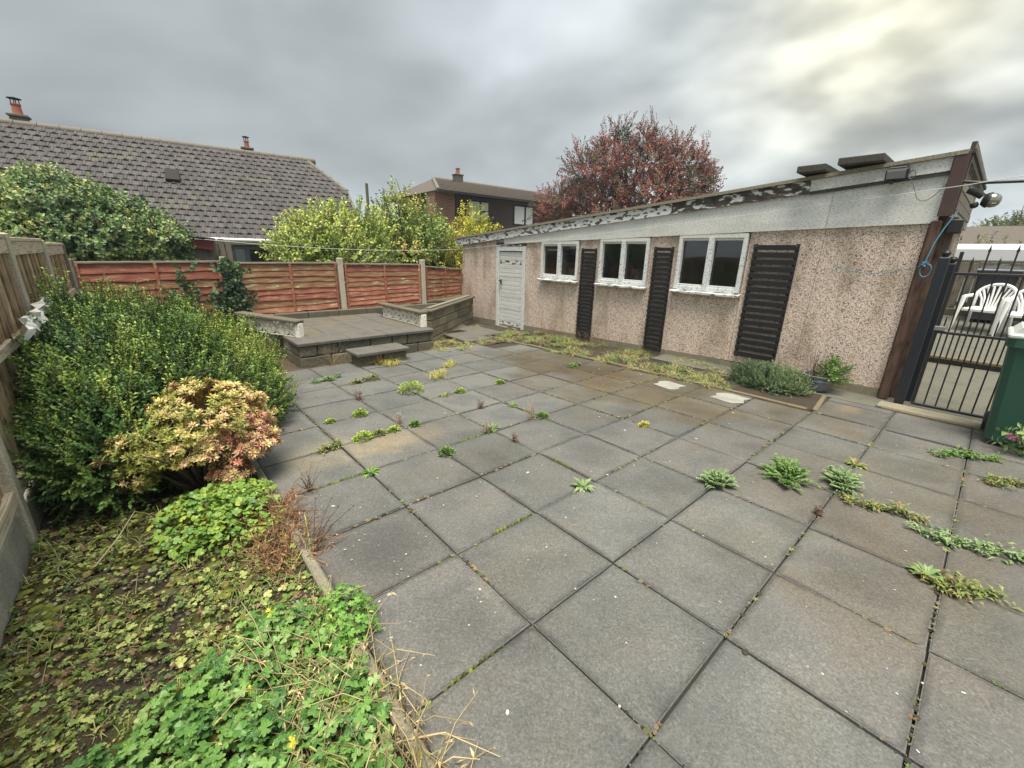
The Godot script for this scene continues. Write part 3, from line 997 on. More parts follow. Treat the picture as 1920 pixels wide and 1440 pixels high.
func build_terrace() -> void:
	var t := thing("raised_terrace", "raised stone terrace with a worn slab top below the red fence", "terrace")
	var yt := 0.265
	var zf := -6.52
	var zb := -9.0
	var x0 := 1.60
	var x1 := 3.86
	boxp("core", t, Vector3((x0 + x1) * 0.5, -0.09, (zf + zb) * 0.5 - 0.02), Vector3(x1 - x0 - 0.05, 0.60, zf - zb - 0.12), "mortar", 0.0)
	for k in 2:
		var y := -0.13 + k * 0.175
		course(t, Vector3(x0, 0, zf - 0.05), Vector3(x1, 0, zf - 0.05), y, 0.175, 0.10, [0.45, 0.31, 0.52, 0.38, 0.28], -0.2 * k)
		course(t, Vector3(x0 + 0.05, 0, zb), Vector3(x0 + 0.05, 0, zf - 0.11), y, 0.175, 0.10, [0.42, 0.35, 0.5], -0.1 * k)
		course(t, Vector3(x1 - 0.05, 0, zb), Vector3(x1 - 0.05, 0, zf - 0.11), y, 0.175, 0.10, [0.42, 0.35, 0.5], -0.15 * k)
	# slab top: a row of bigger slabs along the front, others behind
	var x := x0 - 0.03
	for w in [0.78, 0.62, 0.90]:
		boxp("terrace_slab", t, Vector3(x + w * 0.5, yt - 0.025, zf + 0.03 - 0.31), Vector3(w - 0.008, 0.05, 0.62), "dark_slab", 0.008, Basis(Vector3(0, 0, 1), rf(-0.004, 0.004)))
		x += w
	for r in 3:
		x = x0 - 0.03
		for w in [0.6, 0.6, 0.6, 0.5]:
			boxp("terrace_slab", t, Vector3(x + w * 0.5, yt - 0.03 + rf(-0.003, 0.004), zf - 0.6 - 0.31 - r * 0.615), Vector3(w - 0.01, 0.05, 0.605), ["dark_slab", "coping_stone", "dark_slab"][(r + int(x * 3)) % 3], 0.008)
			x += w
	# kerb of stones under the red fence
	var k := thing("fence_kerb", "low dark stone kerb along the foot of the red fence", "kerb")
	x = 1.25
	while x < 5.0:
		boxp("kerb_stone", k, Vector3(x + 0.3, yt + 0.005, -9.0), Vector3(0.59, 0.22, 0.12), "coping_stone", 0.012, Basis(Vector3.UP, rf(-0.01, 0.01)))
		x += 0.6
	# step below the terrace
	var st := thing("garden_step", "low stone step with a slab tread in front of the terrace", "step", Vector3(2.66, 0, -6.2))
	boxp("tread", st, Vector3(0, 0.095, -0.0), Vector3(0.86, 0.05, 0.46), "dark_slab", 0.008, Basis(Vector3.UP, 0.02))
	boxp("stone_block", st, Vector3(-0.2, -0.03, 0.03), Vector3(0.36, 0.19, 0.30), "stone_3", 0.012)
	boxp("stone_block", st, Vector3(0.2, -0.03, 0.03), Vector3(0.38, 0.19, 0.30), "stone_1", 0.012)
	# pierced walls
	screen_wall("white pierced block wall left of the terrace, half behind the evergreen bush", Vector3(1.74, 0.245, -7.07), Vector3(1.18, 0.30, -7.96), 4, 0.235, true)
	screen_wall("white pierced block wall on the right edge of the terrace beside the stone planter", Vector3(3.80, 0.262, -6.82), Vector3(3.76, 0.262, -8.35), 5, 0.235, true)
	# stone planter between terrace and garage
	var p := thing("stone_planter", "stone block planter wall between the terrace and the garage corner", "garden wall")
	boxp("core", p, Vector3(5.23, 0.05, -7.98), Vector3(2.75, 0.88, 0.10), "mortar", 0.0, Basis(Vector3.UP, 0.70))
	var a := Vector3(4.12, 0, -7.18)
	var b := Vector3(6.42, 0, -8.95)
	p.get_child(0).transform = Transform3D(Basis((b - a).normalized(), Vector3.UP, (b - a).normalized().cross(Vector3.UP)), (a + b) * 0.5 + Vector3(0, 0.10, -0.015))
	for c in 4:
		course(p, a, b, -0.22 + c * 0.17 - 0.0, 0.17, 0.16, [0.44, 0.44, 0.3, 0.44], -0.21 * (c % 2))
	var bb: Basis = p.get_child(0).transform.basis
	boxp("coping", p, (a + b) * 0.5 + Vector3(0, 0.485, 0), Vector3(2.98, 0.05, 0.24), "coping_stone", 0.01, bb)
	boxp("planter_soil", p, Vector3(5.1, 0.30, -8.75), Vector3(2.4, 0.10, 1.0), "joint_soil", 0.0, Basis(Vector3.UP, 0.55))


# ---------------------------------------------------------------- fences
# a panel of overlapping waney boards between a and b (foot line), with battens and a cap
func lap_panel(label: String, a: Vector3, b: Vector3, top_a: float, top_b: float, boards: int, greyer: bool) -> void:
	var p := thing("fence_section", label, "fence panel", a, 0.0, "red fence panels along the back")
	var d := b - a
	d.y = 0
	var L := d.length()
	p.rotation.y = atan2(-d.z, d.x)
	var h := (top_a - a.y + top_b - b.y) * 0.5
	var lean := (top_b - top_a) / L
	var foot := (b.y - a.y) / L
	for k in boards:
		var f := float(k) / boards
		var y := f * h
		var hh := h / boards * rf(1.2, 1.34)
		var m := MB.new()
		var seg := 8
		var lo := []
		var hi := []
		for s in seg + 1:
			var x := 0.03 + (L - 0.06) * s / seg
			lo.append(Vector2(x, -hh * 0.5 + rf(-0.014, 0.012)))
			hi.append(Vector2(x, hh * 0.5))
		hi.reverse()
		m.prism(lo + hi, -0.007, 0.007)
		var sl := lerpf(foot, lean, f)
		part("slat", m.done(), "red_slat_%d" % (R.randi_range(0, 3) if not greyer or R.randf() < 0.6 else 3), p, Transform3D(Basis(Vector3(0, 0, 1), sl) * Basis(Vector3(1, 0, 0), -0.15), Vector3(0, y + hh * 0.5, 0.004 * (k % 2))))
	for q in [0.045, L * 0.5 + rf(-0.03, 0.03), L - 0.045]:
		var yb: float = lerpf(0, b.y - a.y, q / L)
		var yt: float = lerpf(top_a, top_b, q / L) - a.y
		boxp("batten", p, Vector3(q, (yb + yt) * 0.5, 0.028), Vector3(0.042, yt - yb, 0.022), "red_slat_%d" % R.randi_range(0, 2), 0.003)
	boxp("cap_rail", p, Vector3(L * 0.5, (top_a + top_b) * 0.5 - a.y + 0.012, 0.008), Vector3(L, 0.032, 0.06), "grey_rail", 0.004, Basis(Vector3(0, 0, 1), lean))


func build_red_fence() -> void:
	var z := -9.12
	lap_panel("long faded red fence panel beside the pine side fence, ivy on it", Vector3(-0.70, 0.10, z), Vector3(1.16, 0.16, z), 1.30, 1.325, 9, true)
	lap_panel("red fence panel between the ivy covered post and the tall concrete post", Vector3(1.30, 0.26, z), Vector3(3.16, 0.30, z), 1.30, 1.31, 9, false)
	lap_panel("red fence panel with rubbed pale streaks above the right terrace wall", Vector3(3.28, 0.32, z), Vector3(5.09, 0.40, z), 1.29, 1.275, 9, false)
	lap_panel("short sloping red fence panel against the garage corner", Vector3(5.20, 0.44, z), Vector3(6.60, 0.48, -9.60), 1.235, 1.14, 7, true)
	var spec := [[1.23, 1.42, "concrete fence post wrapped in ivy", 0.02], [3.22, 1.42, "tall pale concrete post in the middle of the red fence", 0.0], [5.145, 1.40, "slim concrete post between the streaked panel and the sloping panel", 0.0]]
	for s in spec:
		var m := MB.new()
		m.box(Vector3(0, s[1] * 0.5 - 0.1, 0), Vector3(0.105, s[1] + 0.2, 0.11), Basis(), 0.012)
		solo("fence_post", m.done(), "post_concrete", s[2], "fence post", Vector3(s[0], 0, z + 0.015), "concrete posts of the red fence").rotation.z = s[3]
	var m := MB.new()
	m.box(Vector3(0, 0.62, 0), Vector3(0.10, 1.5, 0.10), Basis(), 0.012)
	solo("fence_post", m.done(), "weathered_board", "dark timber post where the side fence meets the red fence", "fence post", Vector3(-0.72, 0, z + 0.03))


func build_side_fence() -> void:
	var x := -0.74
	var posts := [1.9, 0.05, -1.50, -3.22, -5.10, -6.92, -8.78]
	var desc := ["pine fence panel behind the viewer end of the bed", "pine fence panel beside the bare front of the bed", "pine fence panel above the leafy foreground of the bed", "pine panel half hidden by the dark side of the evergreen bush", "pine panel of upright boards above the white sheet", "last pine panel of upright boards next to the red fence"]
	for k in posts.size() - 1:
		var za: float = posts[k]
		var zb: float = posts[k + 1]
		var ya := fall(za)
		var yb := fall(zb)
		var top := 1.62 - 0.022 * maxf(0.0, -(za + zb) * 0.5 - 5.0)
		var p := thing("side_fence_section", desc[k], "fence panel", Vector3.ZERO, 0.0, "pine panels of the side fence")
		boxp("gravel_board", p, Vector3(x, 0.03 + (ya + yb) * 0.5, (za + zb) * 0.5), Vector3(0.05, 0.36, za - zb - 0.10), "concrete", 0.008)
		var n := int((za - zb - 0.1) / 0.105)
		for i in n:
			var zz := za - 0.05 - (i + 0.5) * (za - zb - 0.1) / n
			var w := (za - zb - 0.1) / n
			boxp("upright_board", p, Vector3(x + 0.003 + (0.010 if i % 2 else 0.0), (0.21 + top) * 0.5, zz), Vector3(0.014, top - 0.21, w * (1.18 if i % 2 else 1.0)), ["pine", "pine_pale", "pine", "pine_dark"][R.randi_range(0, 3)], 0.003, Basis(Vector3.UP, 0.05))
		boxp("top_rail", p, Vector3(x + 0.022, top - 0.055, (za + zb) * 0.5), Vector3(0.03, 0.11, za - zb - 0.09), "pine_rail", 0.004)
		boxp("cap_rail", p, Vector3(x + 0.008, top + 0.016, (za + zb) * 0.5), Vector3(0.075, 0.03, za - zb - 0.09), "pine_rail", 0.004)
		boxp("bottom_rail", p, Vector3(x + 0.026, 0.29, (za + zb) * 0.5), Vector3(0.036, 0.09, za - zb - 0.09), "pine_rail", 0.004)
		boxp("mid_rail", p, Vector3(x + 0.026, 0.94, (za + zb) * 0.5), Vector3(0.034, 0.07, za - zb - 0.09), "pine_rail", 0.004)
	var pd := ["concrete side fence post behind the viewer", "concrete side fence post at the near end", "concrete side fence post level with the leafy foreground", "pale concrete side fence post at the front edge of the evergreen bush", "concrete side fence post above the white sheet", "concrete side fence post between the last two pine panels", "dark end post of the side fence near the red fence"]
	for k in posts.size():
		var top := 1.66 - 0.022 * maxf(0.0, -posts[k] - 5.0)
		var m := MB.new()
		m.box(Vector3(-0.005, top * 0.5 - 0.15, 0), Vector3(0.075, top + 0.3, 0.085), Basis(), 0.01)
		solo("side_fence_post", m.done(), "post_concrete" if k < 6 else "weathered_board", pd[k], "fence post", Vector3(x + 0.02, 0, posts[k]), "posts of the side fence")


# ---------------------------------------------------------------- houses beyond the fence
func tile_mesh() -> ArrayMesh:
	# an interlocking roof tile: flat pan with a low roll along one side; x across, y out of the roof, z down the slope
	if shared.has("tile"):
		return shared["tile"]
	var b := MB.new()
	var prof := [Vector2(-0.112, 0.0), Vector2(-0.085, 0.028), Vector2(-0.055, 0.028), Vector2(-0.03, 0.006), Vector2(0.095, 0.006), Vector2(0.106, 0.0)]
	var z0 := -0.14
	var z1 := 0.145
	for i in prof.size() - 1:
		var p: Vector2 = prof[i]
		var q: Vector2 = prof[i + 1]
		b.quad(Vector3(p.x, p.y + 0.004, z0), Vector3(p.x, p.y + 0.032, z1), Vector3(q.x, q.y + 0.032, z1), Vector3(q.x, q.y + 0.004, z0))
		b.quad(Vector3(p.x, p.y + 0.032, z1), Vector3(p.x, -0.01, z1), Vector3(q.x, -0.01, z1), Vector3(q.x, q.y + 0.032, z1))
	shared["tile"] = b.done()
	return shared["tile"]


func chimney(parent: Node, at: Vector3, w: float, h: float, pot_h: float, pot_r: float, cap: bool, turn := 0.0, m := "chimney_stone") -> void:
	var c := boxp("chimney", parent, at + Vector3(0, h * 0.5, 0), Vector3(w, h, w * 0.8), m, 0.02, Basis(Vector3.UP, turn))
	boxp("chimney_cap", c, Vector3(0, h * 0.5 + 0.03, 0), Vector3(w + 0.07, 0.06, w * 0.8 + 0.07), m, 0.01)
	var b := MB.new()
	b.lathe([Vector2(0, 0), Vector2(pot_r * 1.12, 0), Vector2(pot_r * 1.05, pot_h * 0.15), Vector2(pot_r * 0.92, pot_h * 0.82), Vector2(pot_r * 1.1, pot_h * 0.88), Vector2(pot_r * 1.1, pot_h), Vector2(pot_r * 0.8, pot_h), Vector2(0, pot_h * 0.9)], 12)
	part("chimney_pot", b.done(), "cowl_clay", c, Transform3D(Basis(), Vector3(0, h * 0.5 + 0.06, 0)))
	if cap:
		b = MB.new()
		for s in 4:
			b.tube([Vector3(pot_r * 0.8, 0, 0).rotated(Vector3.UP, s * PI / 2), Vector3(pot_r * 0.8, 0.13, 0).rotated(Vector3.UP, s * PI / 2)], [0.014], 4)
		b.lathe([Vector2(0, 0.17), Vector2(pot_r * 1.5, 0.13), Vector2(pot_r * 1.45, 0.12), Vector2(0, 0.14)], 12)
		part("cowl", b.done(), "dark_trim", c, Transform3D(Basis(), Vector3(0, h * 0.5 + 0.06 + pot_h, 0)))


func build_far_houses() -> void:
	# the bungalow: local x along the ridge, z towards the garden, origin below the right end of the ridge
	var turn := -atan2(0.13, 0.9915)
	var h := thing("tiled_bungalow", "bungalow with a long grey tiled roof beyond the ivy bush and red fence", "house", Vector3(5.52, 0, -18.0), turn)
	var ry := 4.71
	var ey := 1.80
	var run := 3.8
	var S := Vector2(run, ry - ey).length()
	var pitch := atan2(ry - ey, run)
	var left := -9.6
	var hip_s := 1.78
	var right := 1.0
	var fr := Basis(Vector3.RIGHT, pitch)
	var roof := MB.new()
	for sgn in [1.0, -1.0]:
		var A := Vector3(left, ry - 0.05, 0)
		var Bp := Vector3(0.0, ry - 0.05, 0)
		var Cp := Vector3(right, ry - 0.05 - hip_s * sin(pitch), sgn * hip_s * cos(pitch))
		var D := Vector3(right, ey - 0.05, sgn * run)
		var E := Vector3(left, ey - 0.05, sgn * run)
		for t in [[A, E, D], [A, D, Cp], [A, Cp, Bp]]:
			if sgn > 0: roof.tri(t[0], t[1], t[2])
			else: roof.tri(t[0], t[2], t[1])
	roof.tri(Vector3(0, ry - 0.05, 0), Vector3(right, ry - 0.05 - hip_s * sin(pitch), hip_s * cos(pitch)), Vector3(right, ry - 0.05 - hip_s * sin(pitch), -hip_s * cos(pitch)))
	var rp := part("roof", roof.done(), "felt", h)
	# single tiles: the nearest lower courses one by one, the rest laid as one
	var gauge := 0.25
	var rows := int(S / gauge)
	var many := MB.new()
	var tv := tile_mesh()
	var sv: PackedVector3Array = tv.surface_get_arrays(0)[Mesh.ARRAY_VERTEX]
	var sn: PackedVector3Array = tv.surface_get_arrays(0)[Mesh.ARRAY_NORMAL]
	var single := 0
	var sheets := [MB.new(), MB.new(), MB.new(), MB.new(), MB.new()]
	for row in rows:
		var s := S - (row + 0.5) * gauge + 0.02
		var edge := right if s > hip_s else right * s / hip_s
		var x := left + 0.12 + (0.107 if row % 2 else 0.0)
		while x < edge - 0.06:
			var jit := rf(-0.008, 0.010)
			var pos := Vector3(x, ry - s * sin(pitch) + 0.0, s * cos(pitch)) + fr * Vector3(0, jit, 0)
			var bs := fr * Basis(Vector3.UP, rf(-0.035, 0.035))
			var k := R.randi_range(0, 3)
			if sin(x * 1.3 + s * 2.1) + sin(s * 3.7 - x * 0.6) > 1.35 and R.randf() < 0.4:
				k = 4
			if single < 300 and row < 15 and x > -5.0 and x < -0.6 + 0.1 * row:
				part("roof_tile", tv, "tile_%d" % k, rp, Transform3D(bs, pos))
				single += 1
			else:
				var t := Transform3D(bs, pos)
				var mb: MB = sheets[k]
				for q in sv.size():
					mb.v.append(t * sv[q])
					mb.n.append(bs * sn[q])
					mb.c.append(Color.WHITE)
			x += 0.214
	for k in 5:
		part("roof_tiles", sheets[k].done(), "tile_%d" % k, rp, Transform3D(), "stuff")
	# ridge and hip cappings
	var q := left
	while q < 0.0:
		var b := MB.new()
		b.tube([Vector3(q, ry - 0.03, 0), Vector3(q + 0.44, ry - 0.025, 0)], [0.105, 0.11], 10)
		part("ridge_tile", b.done(), "ridge", rp)
		q += 0.45
	for k in 5:
		var a := Vector3(0, ry - 0.04, 0).lerp(Vector3(right, ry - 0.04 - hip_s * sin(pitch), hip_s * cos(pitch)), k / 5.0)
		var c := Vector3(0, ry - 0.04, 0).lerp(Vector3(right, ry - 0.04 - hip_s * sin(pitch), hip_s * cos(pitch)), (k + 1) / 5.0)
		var b := MB.new()
		b.tube([a, c], [0.075, 0.085], 8)
		part("ridge_tile", b.done(), "ridge", rp)
	var vb := MB.new()
	vb.tube([Vector3(right, ry - 0.02 - hip_s * sin(pitch), hip_s * cos(pitch)), Vector3(right, ey, run)], [0.045], 6)
	part("verge", vb.done(), "ridge", rp)
	# roof vent, walls, gutter, window
	boxp("roof_vent", rp, Vector3(-4.0, ry - 2.05 * sin(pitch) + 0.10, 2.05 * cos(pitch)), Vector3(0.34, 0.09, 0.55), "dark_trim", 0.01, fr)
	boxp("wall", h, Vector3(-4.2, 0.60, 0), Vector3(9.8, 2.3, 6.9), "brick", 0.0)
	boxp("soffit", h, Vector3(-4.3, ey - 0.11, 3.5), Vector3(10.4, 0.09, 0.34), "white_upvc", 0.0)
	var gb := MB.new()
	gb.tube([Vector3(left, ey - 0.03, run + 0.05), Vector3(right, ey - 0.03, run + 0.05)], [0.05], 8)
	part("gutter", gb.done(), "white_upvc", h)
	var w := boxp("window", h, Vector3(-2.22, 1.1, 3.47), Vector3(1.25, 1.0, 0.09), "blue_frame", 0.01)
	boxp("pane", w, Vector3(0.10, 0, 0.05), Vector3(0.62, 0.84, 0.012), "dark_glass", 0.0)
	boxp("pane", w, Vector3(-0.46, 0, 0.05), Vector3(0.22, 0.84, 0.012), "far_glass", 0.0)
	boxp("pane", w, Vector3(0.53, 0, 0.05), Vector3(0.10, 0.84, 0.012), "far_glass", 0.0)
	var w2 := boxp("window", h, Vector3(-0.2, 1.0, 3.47), Vector3(1.4, 1.0, 0.09), "white_upvc", 0.01)
	boxp("pane", w2, Vector3(-0.32, 0, 0.05), Vector3(0.6, 0.86, 0.012), "dark_glass", 0.0)
	boxp("pane", w2, Vector3(0.32, 0, 0.05), Vector3(0.6, 0.86, 0.012), "dark_glass", 0.0)
	chimney(h, Vector3(-7.25, ry - 0.40, -0.1), 0.34, 0.56, 0.27, 0.10, true)
	chimney(h, Vector3(-1.85, ry - 0.36, -0.1), 0.31, 0.46, 0.20, 0.075, true)

	# the clad house further away
	var g := thing("clad_house", "distant house with dark brown boarded upper wall and two white curtained windows", "house", Vector3(14.6, 0, -22.0), -0.05)
	boxp("wall", g, Vector3(5.2, 1.4, -3.6), Vector3(12.9, 4.2, 7.0), "brick", 0.0)
	boxp("wall", g, Vector3(-0.62, 3.05, -0.35), Vector3(1.3, 3.5, 1.0), "brick", 0.0)
	boxp("wall", g, Vector3(5.0, 3.75, -3.55), Vector3(9.9, 2.05, 7.0), "cladding", 0.0)
	var n := 0
	for k in 62:
		var x := 0.09 + k * 0.158
		if (x > 1.0 and x < 2.55) or (x > 4.45 and x < 6.2):
			boxp("cladding_board", g, Vector3(x, 4.66, 0.0), Vector3(0.13, 0.17, 0.06), "cladding", 0.01)
			boxp("cladding_board", g, Vector3(x, 3.05, 0.0), Vector3(0.13, 0.55, 0.06), "cladding", 0.01)
		else:
			boxp("cladding_board", g, Vector3(x, 3.76, 0.0), Vector3(0.13, 1.98, 0.06), "cladding", 0.01)
	for w3 in [[1.78, 1.5, 3.95], [5.32, 1.7, 3.95]]:
		var win := boxp("window", g, Vector3(w3[0], w3[2], 0.0), Vector3(w3[1], 1.22, 0.08), "dark_trim", 0.01)
		var half: float = w3[1] * 0.5
		boxp("pane", win, Vector3(-half * 0.42, 0, 0.035), Vector3(half * 0.95, 1.06, 0.03), "net_curtain", 0.0)
		boxp("pane", win, Vector3(half * 0.58, 0.30 if w3[0] < 3 else 0.0, 0.035), Vector3(half * 0.68, 0.46 if w3[0] < 3 else 1.06, 0.03), "net_curtain", 0.0)
		if w3[0] < 3:
			boxp("pane", win, Vector3(half * 0.58, -0.28, 0.035), Vector3(half * 0.68, 0.46, 0.03), "net_curtain", 0.0)
	var rb := MB.new()
	var e0 := Vector3(-1.35, 4.80, 0.75)
	var e1 := Vector3(11.3, 4.80, 0.75)
	var r0 := Vector3(0.6, 6.02, -3.4)
	var r1 := Vector3(9.6, 6.02, -3.4)
	var f0 := Vector3(-1.35, 4.80, -7.5)
	var f1 := Vector3(11.3, 4.80, -7.5)
	rb.quad(e0, e1, r1, r0)
	rb.quad(f1, f0, r0, r1)
	rb.tri(f0, e0, r0)
	rb.tri(e1, f1, r1)
	rb.quad(f0, f1, e1, e0)
	var rf2 := part("roof", rb.done(), "old_tile", g)
	for k in 9:
		var t := k / 9.0
		var a := e0.lerp(r0, t) + Vector3(0, 0.03, 0)
		var b := e1.lerp(r1, t) + Vector3(0, 0.03, 0)
		var cb := MB.new()
		cb.tube([a, b], [0.045], 5)
		part("tile_course", cb.done(), "old_tile", rf2)
	for e in [[r0, r1], [e0, r0], [e1, r1]]:
		var cb := MB.new()
		cb.tube([e[0], e[1]], [0.11], 7)
		part("ridge_tile", cb.done(), "ridge", rf2)
	boxp("fascia", g, Vector3(5.0, 4.77, 0.78), Vector3(12.7, 0.13, 0.05), "dark_trim", 0.0)
	boxp("flat_porch", g, Vector3(5.6, 2.72, 0.9), Vector3(4.0, 0.1, 1.8), "render_wall", 0.01)
	chimney(g, Vector3(2.0, 5.75, -2.7), 0.55, 0.52, 0.36, 0.13, false)
	chimney(g, Vector3(9.9, 5.4, -3.6), 0.7, 0.45, 0.2, 0.12, true, 0.0, "cowl_clay")
	# grey mast beyond the bungalow roof
	var mb := MB.new()
	mb.tube([Vector3(0, -1, 0), Vector3(0, 4.6, 0)], [0.09, 0.07], 8)
	solo("wooden_pole", mb.done(), "chimney_stone", "thin dark pole between the bungalow roof and the apple tree", "pole", Vector3(9.05, 0, -21.0))
	# red boarded lean-to under the ivy
	var l := thing("lean_to", "small lean-to with a dull red board fascia at the edge of the ivy bush", "shed", Vector3(0.95, 0, -10.45))
	boxp("fascia", l, Vector3(0.0, 1.63, 0.0), Vector3(0.62, 0.17, 0.04), "terracotta_red", 0.006, Basis(Vector3(0, 0, 1), -0.10))
	boxp("wall", l, Vector3(0.02, 0.8, -0.42), Vector3(0.56, 1.55, 0.7), "weathered_board", 0.0)
	boxp("roof", l, Vector3(0.0, 1.76, -0.35), Vector3(0.7, 0.03, 0.9), "felt", 0.005, Basis(Vector3(0, 0, 1), -0.10))
	l = thing("timber_screen", "weathered upright timber screen between the lean-to and the bungalow window", "fence", Vector3(1.08, 0, -10.7))
	for k in 5:
		boxp("board", l, Vector3(k * 0.115, 0.85 + 0.03 * (k % 2), 0), Vector3(0.10, 1.72, 0.025), "weathered_board", 0.004)
	boxp("rail", l, Vector3(0.23, 1.45, -0.035), Vector3(0.6, 0.08, 0.035), "weathered_board", 0.004)
	# the neighbour's gabled house over the side fence, seen mirrored in the garage windows
	var v := thing("gabled_house", "pale gabled house over the side fence, mirrored in the garage windows", "house", Vector3(-9.5, 0, 1.5))
	var gm := MB.new()
	gm.prism([Vector2(-4.0, -0.3), Vector2(4.0, -0.3), Vector2(4.0, 2.5), Vector2(0, 5.0), Vector2(-4.0, 2.5)], -3.5, 0.0, Transform3D(Basis(Vector3.UP, PI / 2), Vector3.ZERO))
	part("wall", gm.done(), "render_wall", v)
	for sg in [-1, 1]:
		boxp("roof", v, Vector3(-1.6, 3.82, sg * 2.15), Vector3(4.2, 0.1, 5.2), "old_tile", 0.01, Basis(Vector3.RIGHT, sg * 0.558))


# ---------------------------------------------------------------- beyond the gate
func chair(at: Vector3, turn: float, label: String) -> void:
	# moulded garden armchair: fanned back with slots, seat, arms that run into the legs
	var c := thing("garden_chair", label, "chair", at, turn, "white plastic garden chairs beyond the gate")
	# back: a curved fan of ribs below an arched top rail; chair faces +z
	var top := MB.new()
	var pts := []
	for k in 13:
		var t := PI * k / 12.0
		pts.append(Vector3(0.27 * cos(t), 0.66 + 0.21 * sin(t), -0.20 - 0.09 * sin(t)))
	top.tube(pts, [0.028], 6)
	part("back_rail", top.done(), "chair_white", c)
	for k in 9:
		var f := (k - 4) / 4.0
		var t := PI * 0.5 - f * 1.25
		var b := MB.new()
		var e := Vector3(0.27 * cos(t), 0.66 + 0.21 * sin(t), -0.20 - 0.09 * sin(t))
		var s := Vector3(f * 0.14, 0.43, -0.20)
		b.tube([s, s.lerp(e, 0.5) + Vector3(f * -0.02, 0.02, 0.0), e], [0.019, 0.017, 0.022], 5)
		part("back_rib", b.done(), "chair_white", c)
	var sb := MB.new()
	sb.box(Vector3(0, 0.42, 0.02), Vector3(0.46, 0.025, 0.44), Basis(Vector3.RIGHT, 0.06), 0.01)
	sb.box(Vector3(0, 0.395, 0.235), Vector3(0.46, 0.05, 0.02), Basis(), 0.008)
	part("seat", sb.done(), "chair_white", c)
	for s in [-1, 1]:
		var a := MB.new()
		a.tube([Vector3(s * 0.27, 0.66, -0.20), Vector3(s * 0.285, 0.645, 0.0), Vector3(s * 0.28, 0.63, 0.19)], [0.03], 6)
		part("arm", a.done(), "chair_white", c)
		for z in [-1, 1]:
			var l := MB.new()
			var foot := Vector3(s * 0.30, 0, 0.27 if z > 0 else -0.30)
			var up := Vector3(s * 0.275, 0.63, 0.19) if z > 0 else Vector3(s * 0.27, 0.66, -0.20)
			l.tube([foot, up], [0.024, 0.04], 6)
			part("leg", l.done(), "chair_white", c)


func bin(nm: String, label: String, at: Vector3, turn: float, w: float, dp: float, h: float, body: String, lid: String) -> Node3D:
	var o := thing(nm, label, "wheelie bin", at, turn)
	var b := MB.new()
	var s0 := 0.80
	var P := []
	for r in [[0.05, s0], [0.12, s0], [h * 0.86, 1.0], [h * 0.86, 1.08], [h * 0.93, 1.08]]:
		var ring := []
		for k in 8:
			var sx := 1 if k in [0, 1, 6, 7] else -1
			var sz := 1 if k in [0, 1, 2, 3] else -1
			var cx := 0.045
			var hx: float = w * 0.5 * r[1]
			var hz: float = dp * 0.5 * r[1]
			var fx := hx - (cx if k in [1, 2, 5, 6] else 0.0)
			var fz := hz - (cx if k in [0, 3, 4, 7] else 0.0)
			ring.append(Vector3(sx * fx, r[0], sz * fz))
		P.append(ring)
	for i in P.size() - 1:
		for k in 8:
			var t := (k + 1) % 8
			b.quad(P[i][t], P[i][k], P[i + 1][k], P[i + 1][t])
	b.face([P[0][0], P[0][1], P[0][2], P[0][3], P[0][4], P[0][5], P[0][6], P[0][7]], Vector3(0, 0.4, 0))
	part("body", b.done(), body, o)
	b = MB.new()
	b.box(Vector3(0, h * 0.93 + 0.02, 0.0), Vector3(w * 1.12, 0.04, dp * 1.10), Basis(), 0.015)
	b.prism([Vector2(-w * 0.52, 0), Vector2(w * 0.52, 0), Vector2(w * 0.44, 0.06), Vector2(0, 0.085), Vector2(-w * 0.44, 0.06)], -dp * 0.5, dp * 0.5, Transform3D(Basis(), Vector3(0, h * 0.93 + 0.035, 0)))
	part("lid", b.done(), lid, o)
	b = MB.new()
	b.tube([Vector3(-w * 0.46, h * 0.93, -dp * 0.60), Vector3(w * 0.46, h * 0.93, -dp * 0.60)], [0.017], 8)
	part("handle", b.done(), body, o)
	for s in [-1, 1]:
		b = MB.new()
		b.lathe([Vector2(0, -0.025), Vector2(0.1, -0.025), Vector2(0.1, 0.025), Vector2(0, 0.025)], 16)
		part("wheel", b.done(), "bin_dark", o, Transform3D(Basis(Vector3(0, 0, 1), PI / 2), Vector3(s * w * 0.40, 0.10, -dp * 0.42)))
	return o


func drive_y(x: float) -> float:
	return 0.0 if x < 7.0 else (0.02 * (x - 7.0) if x < 9.6 else 0.17 + 0.085 * minf(x - 9.6, 4.4))


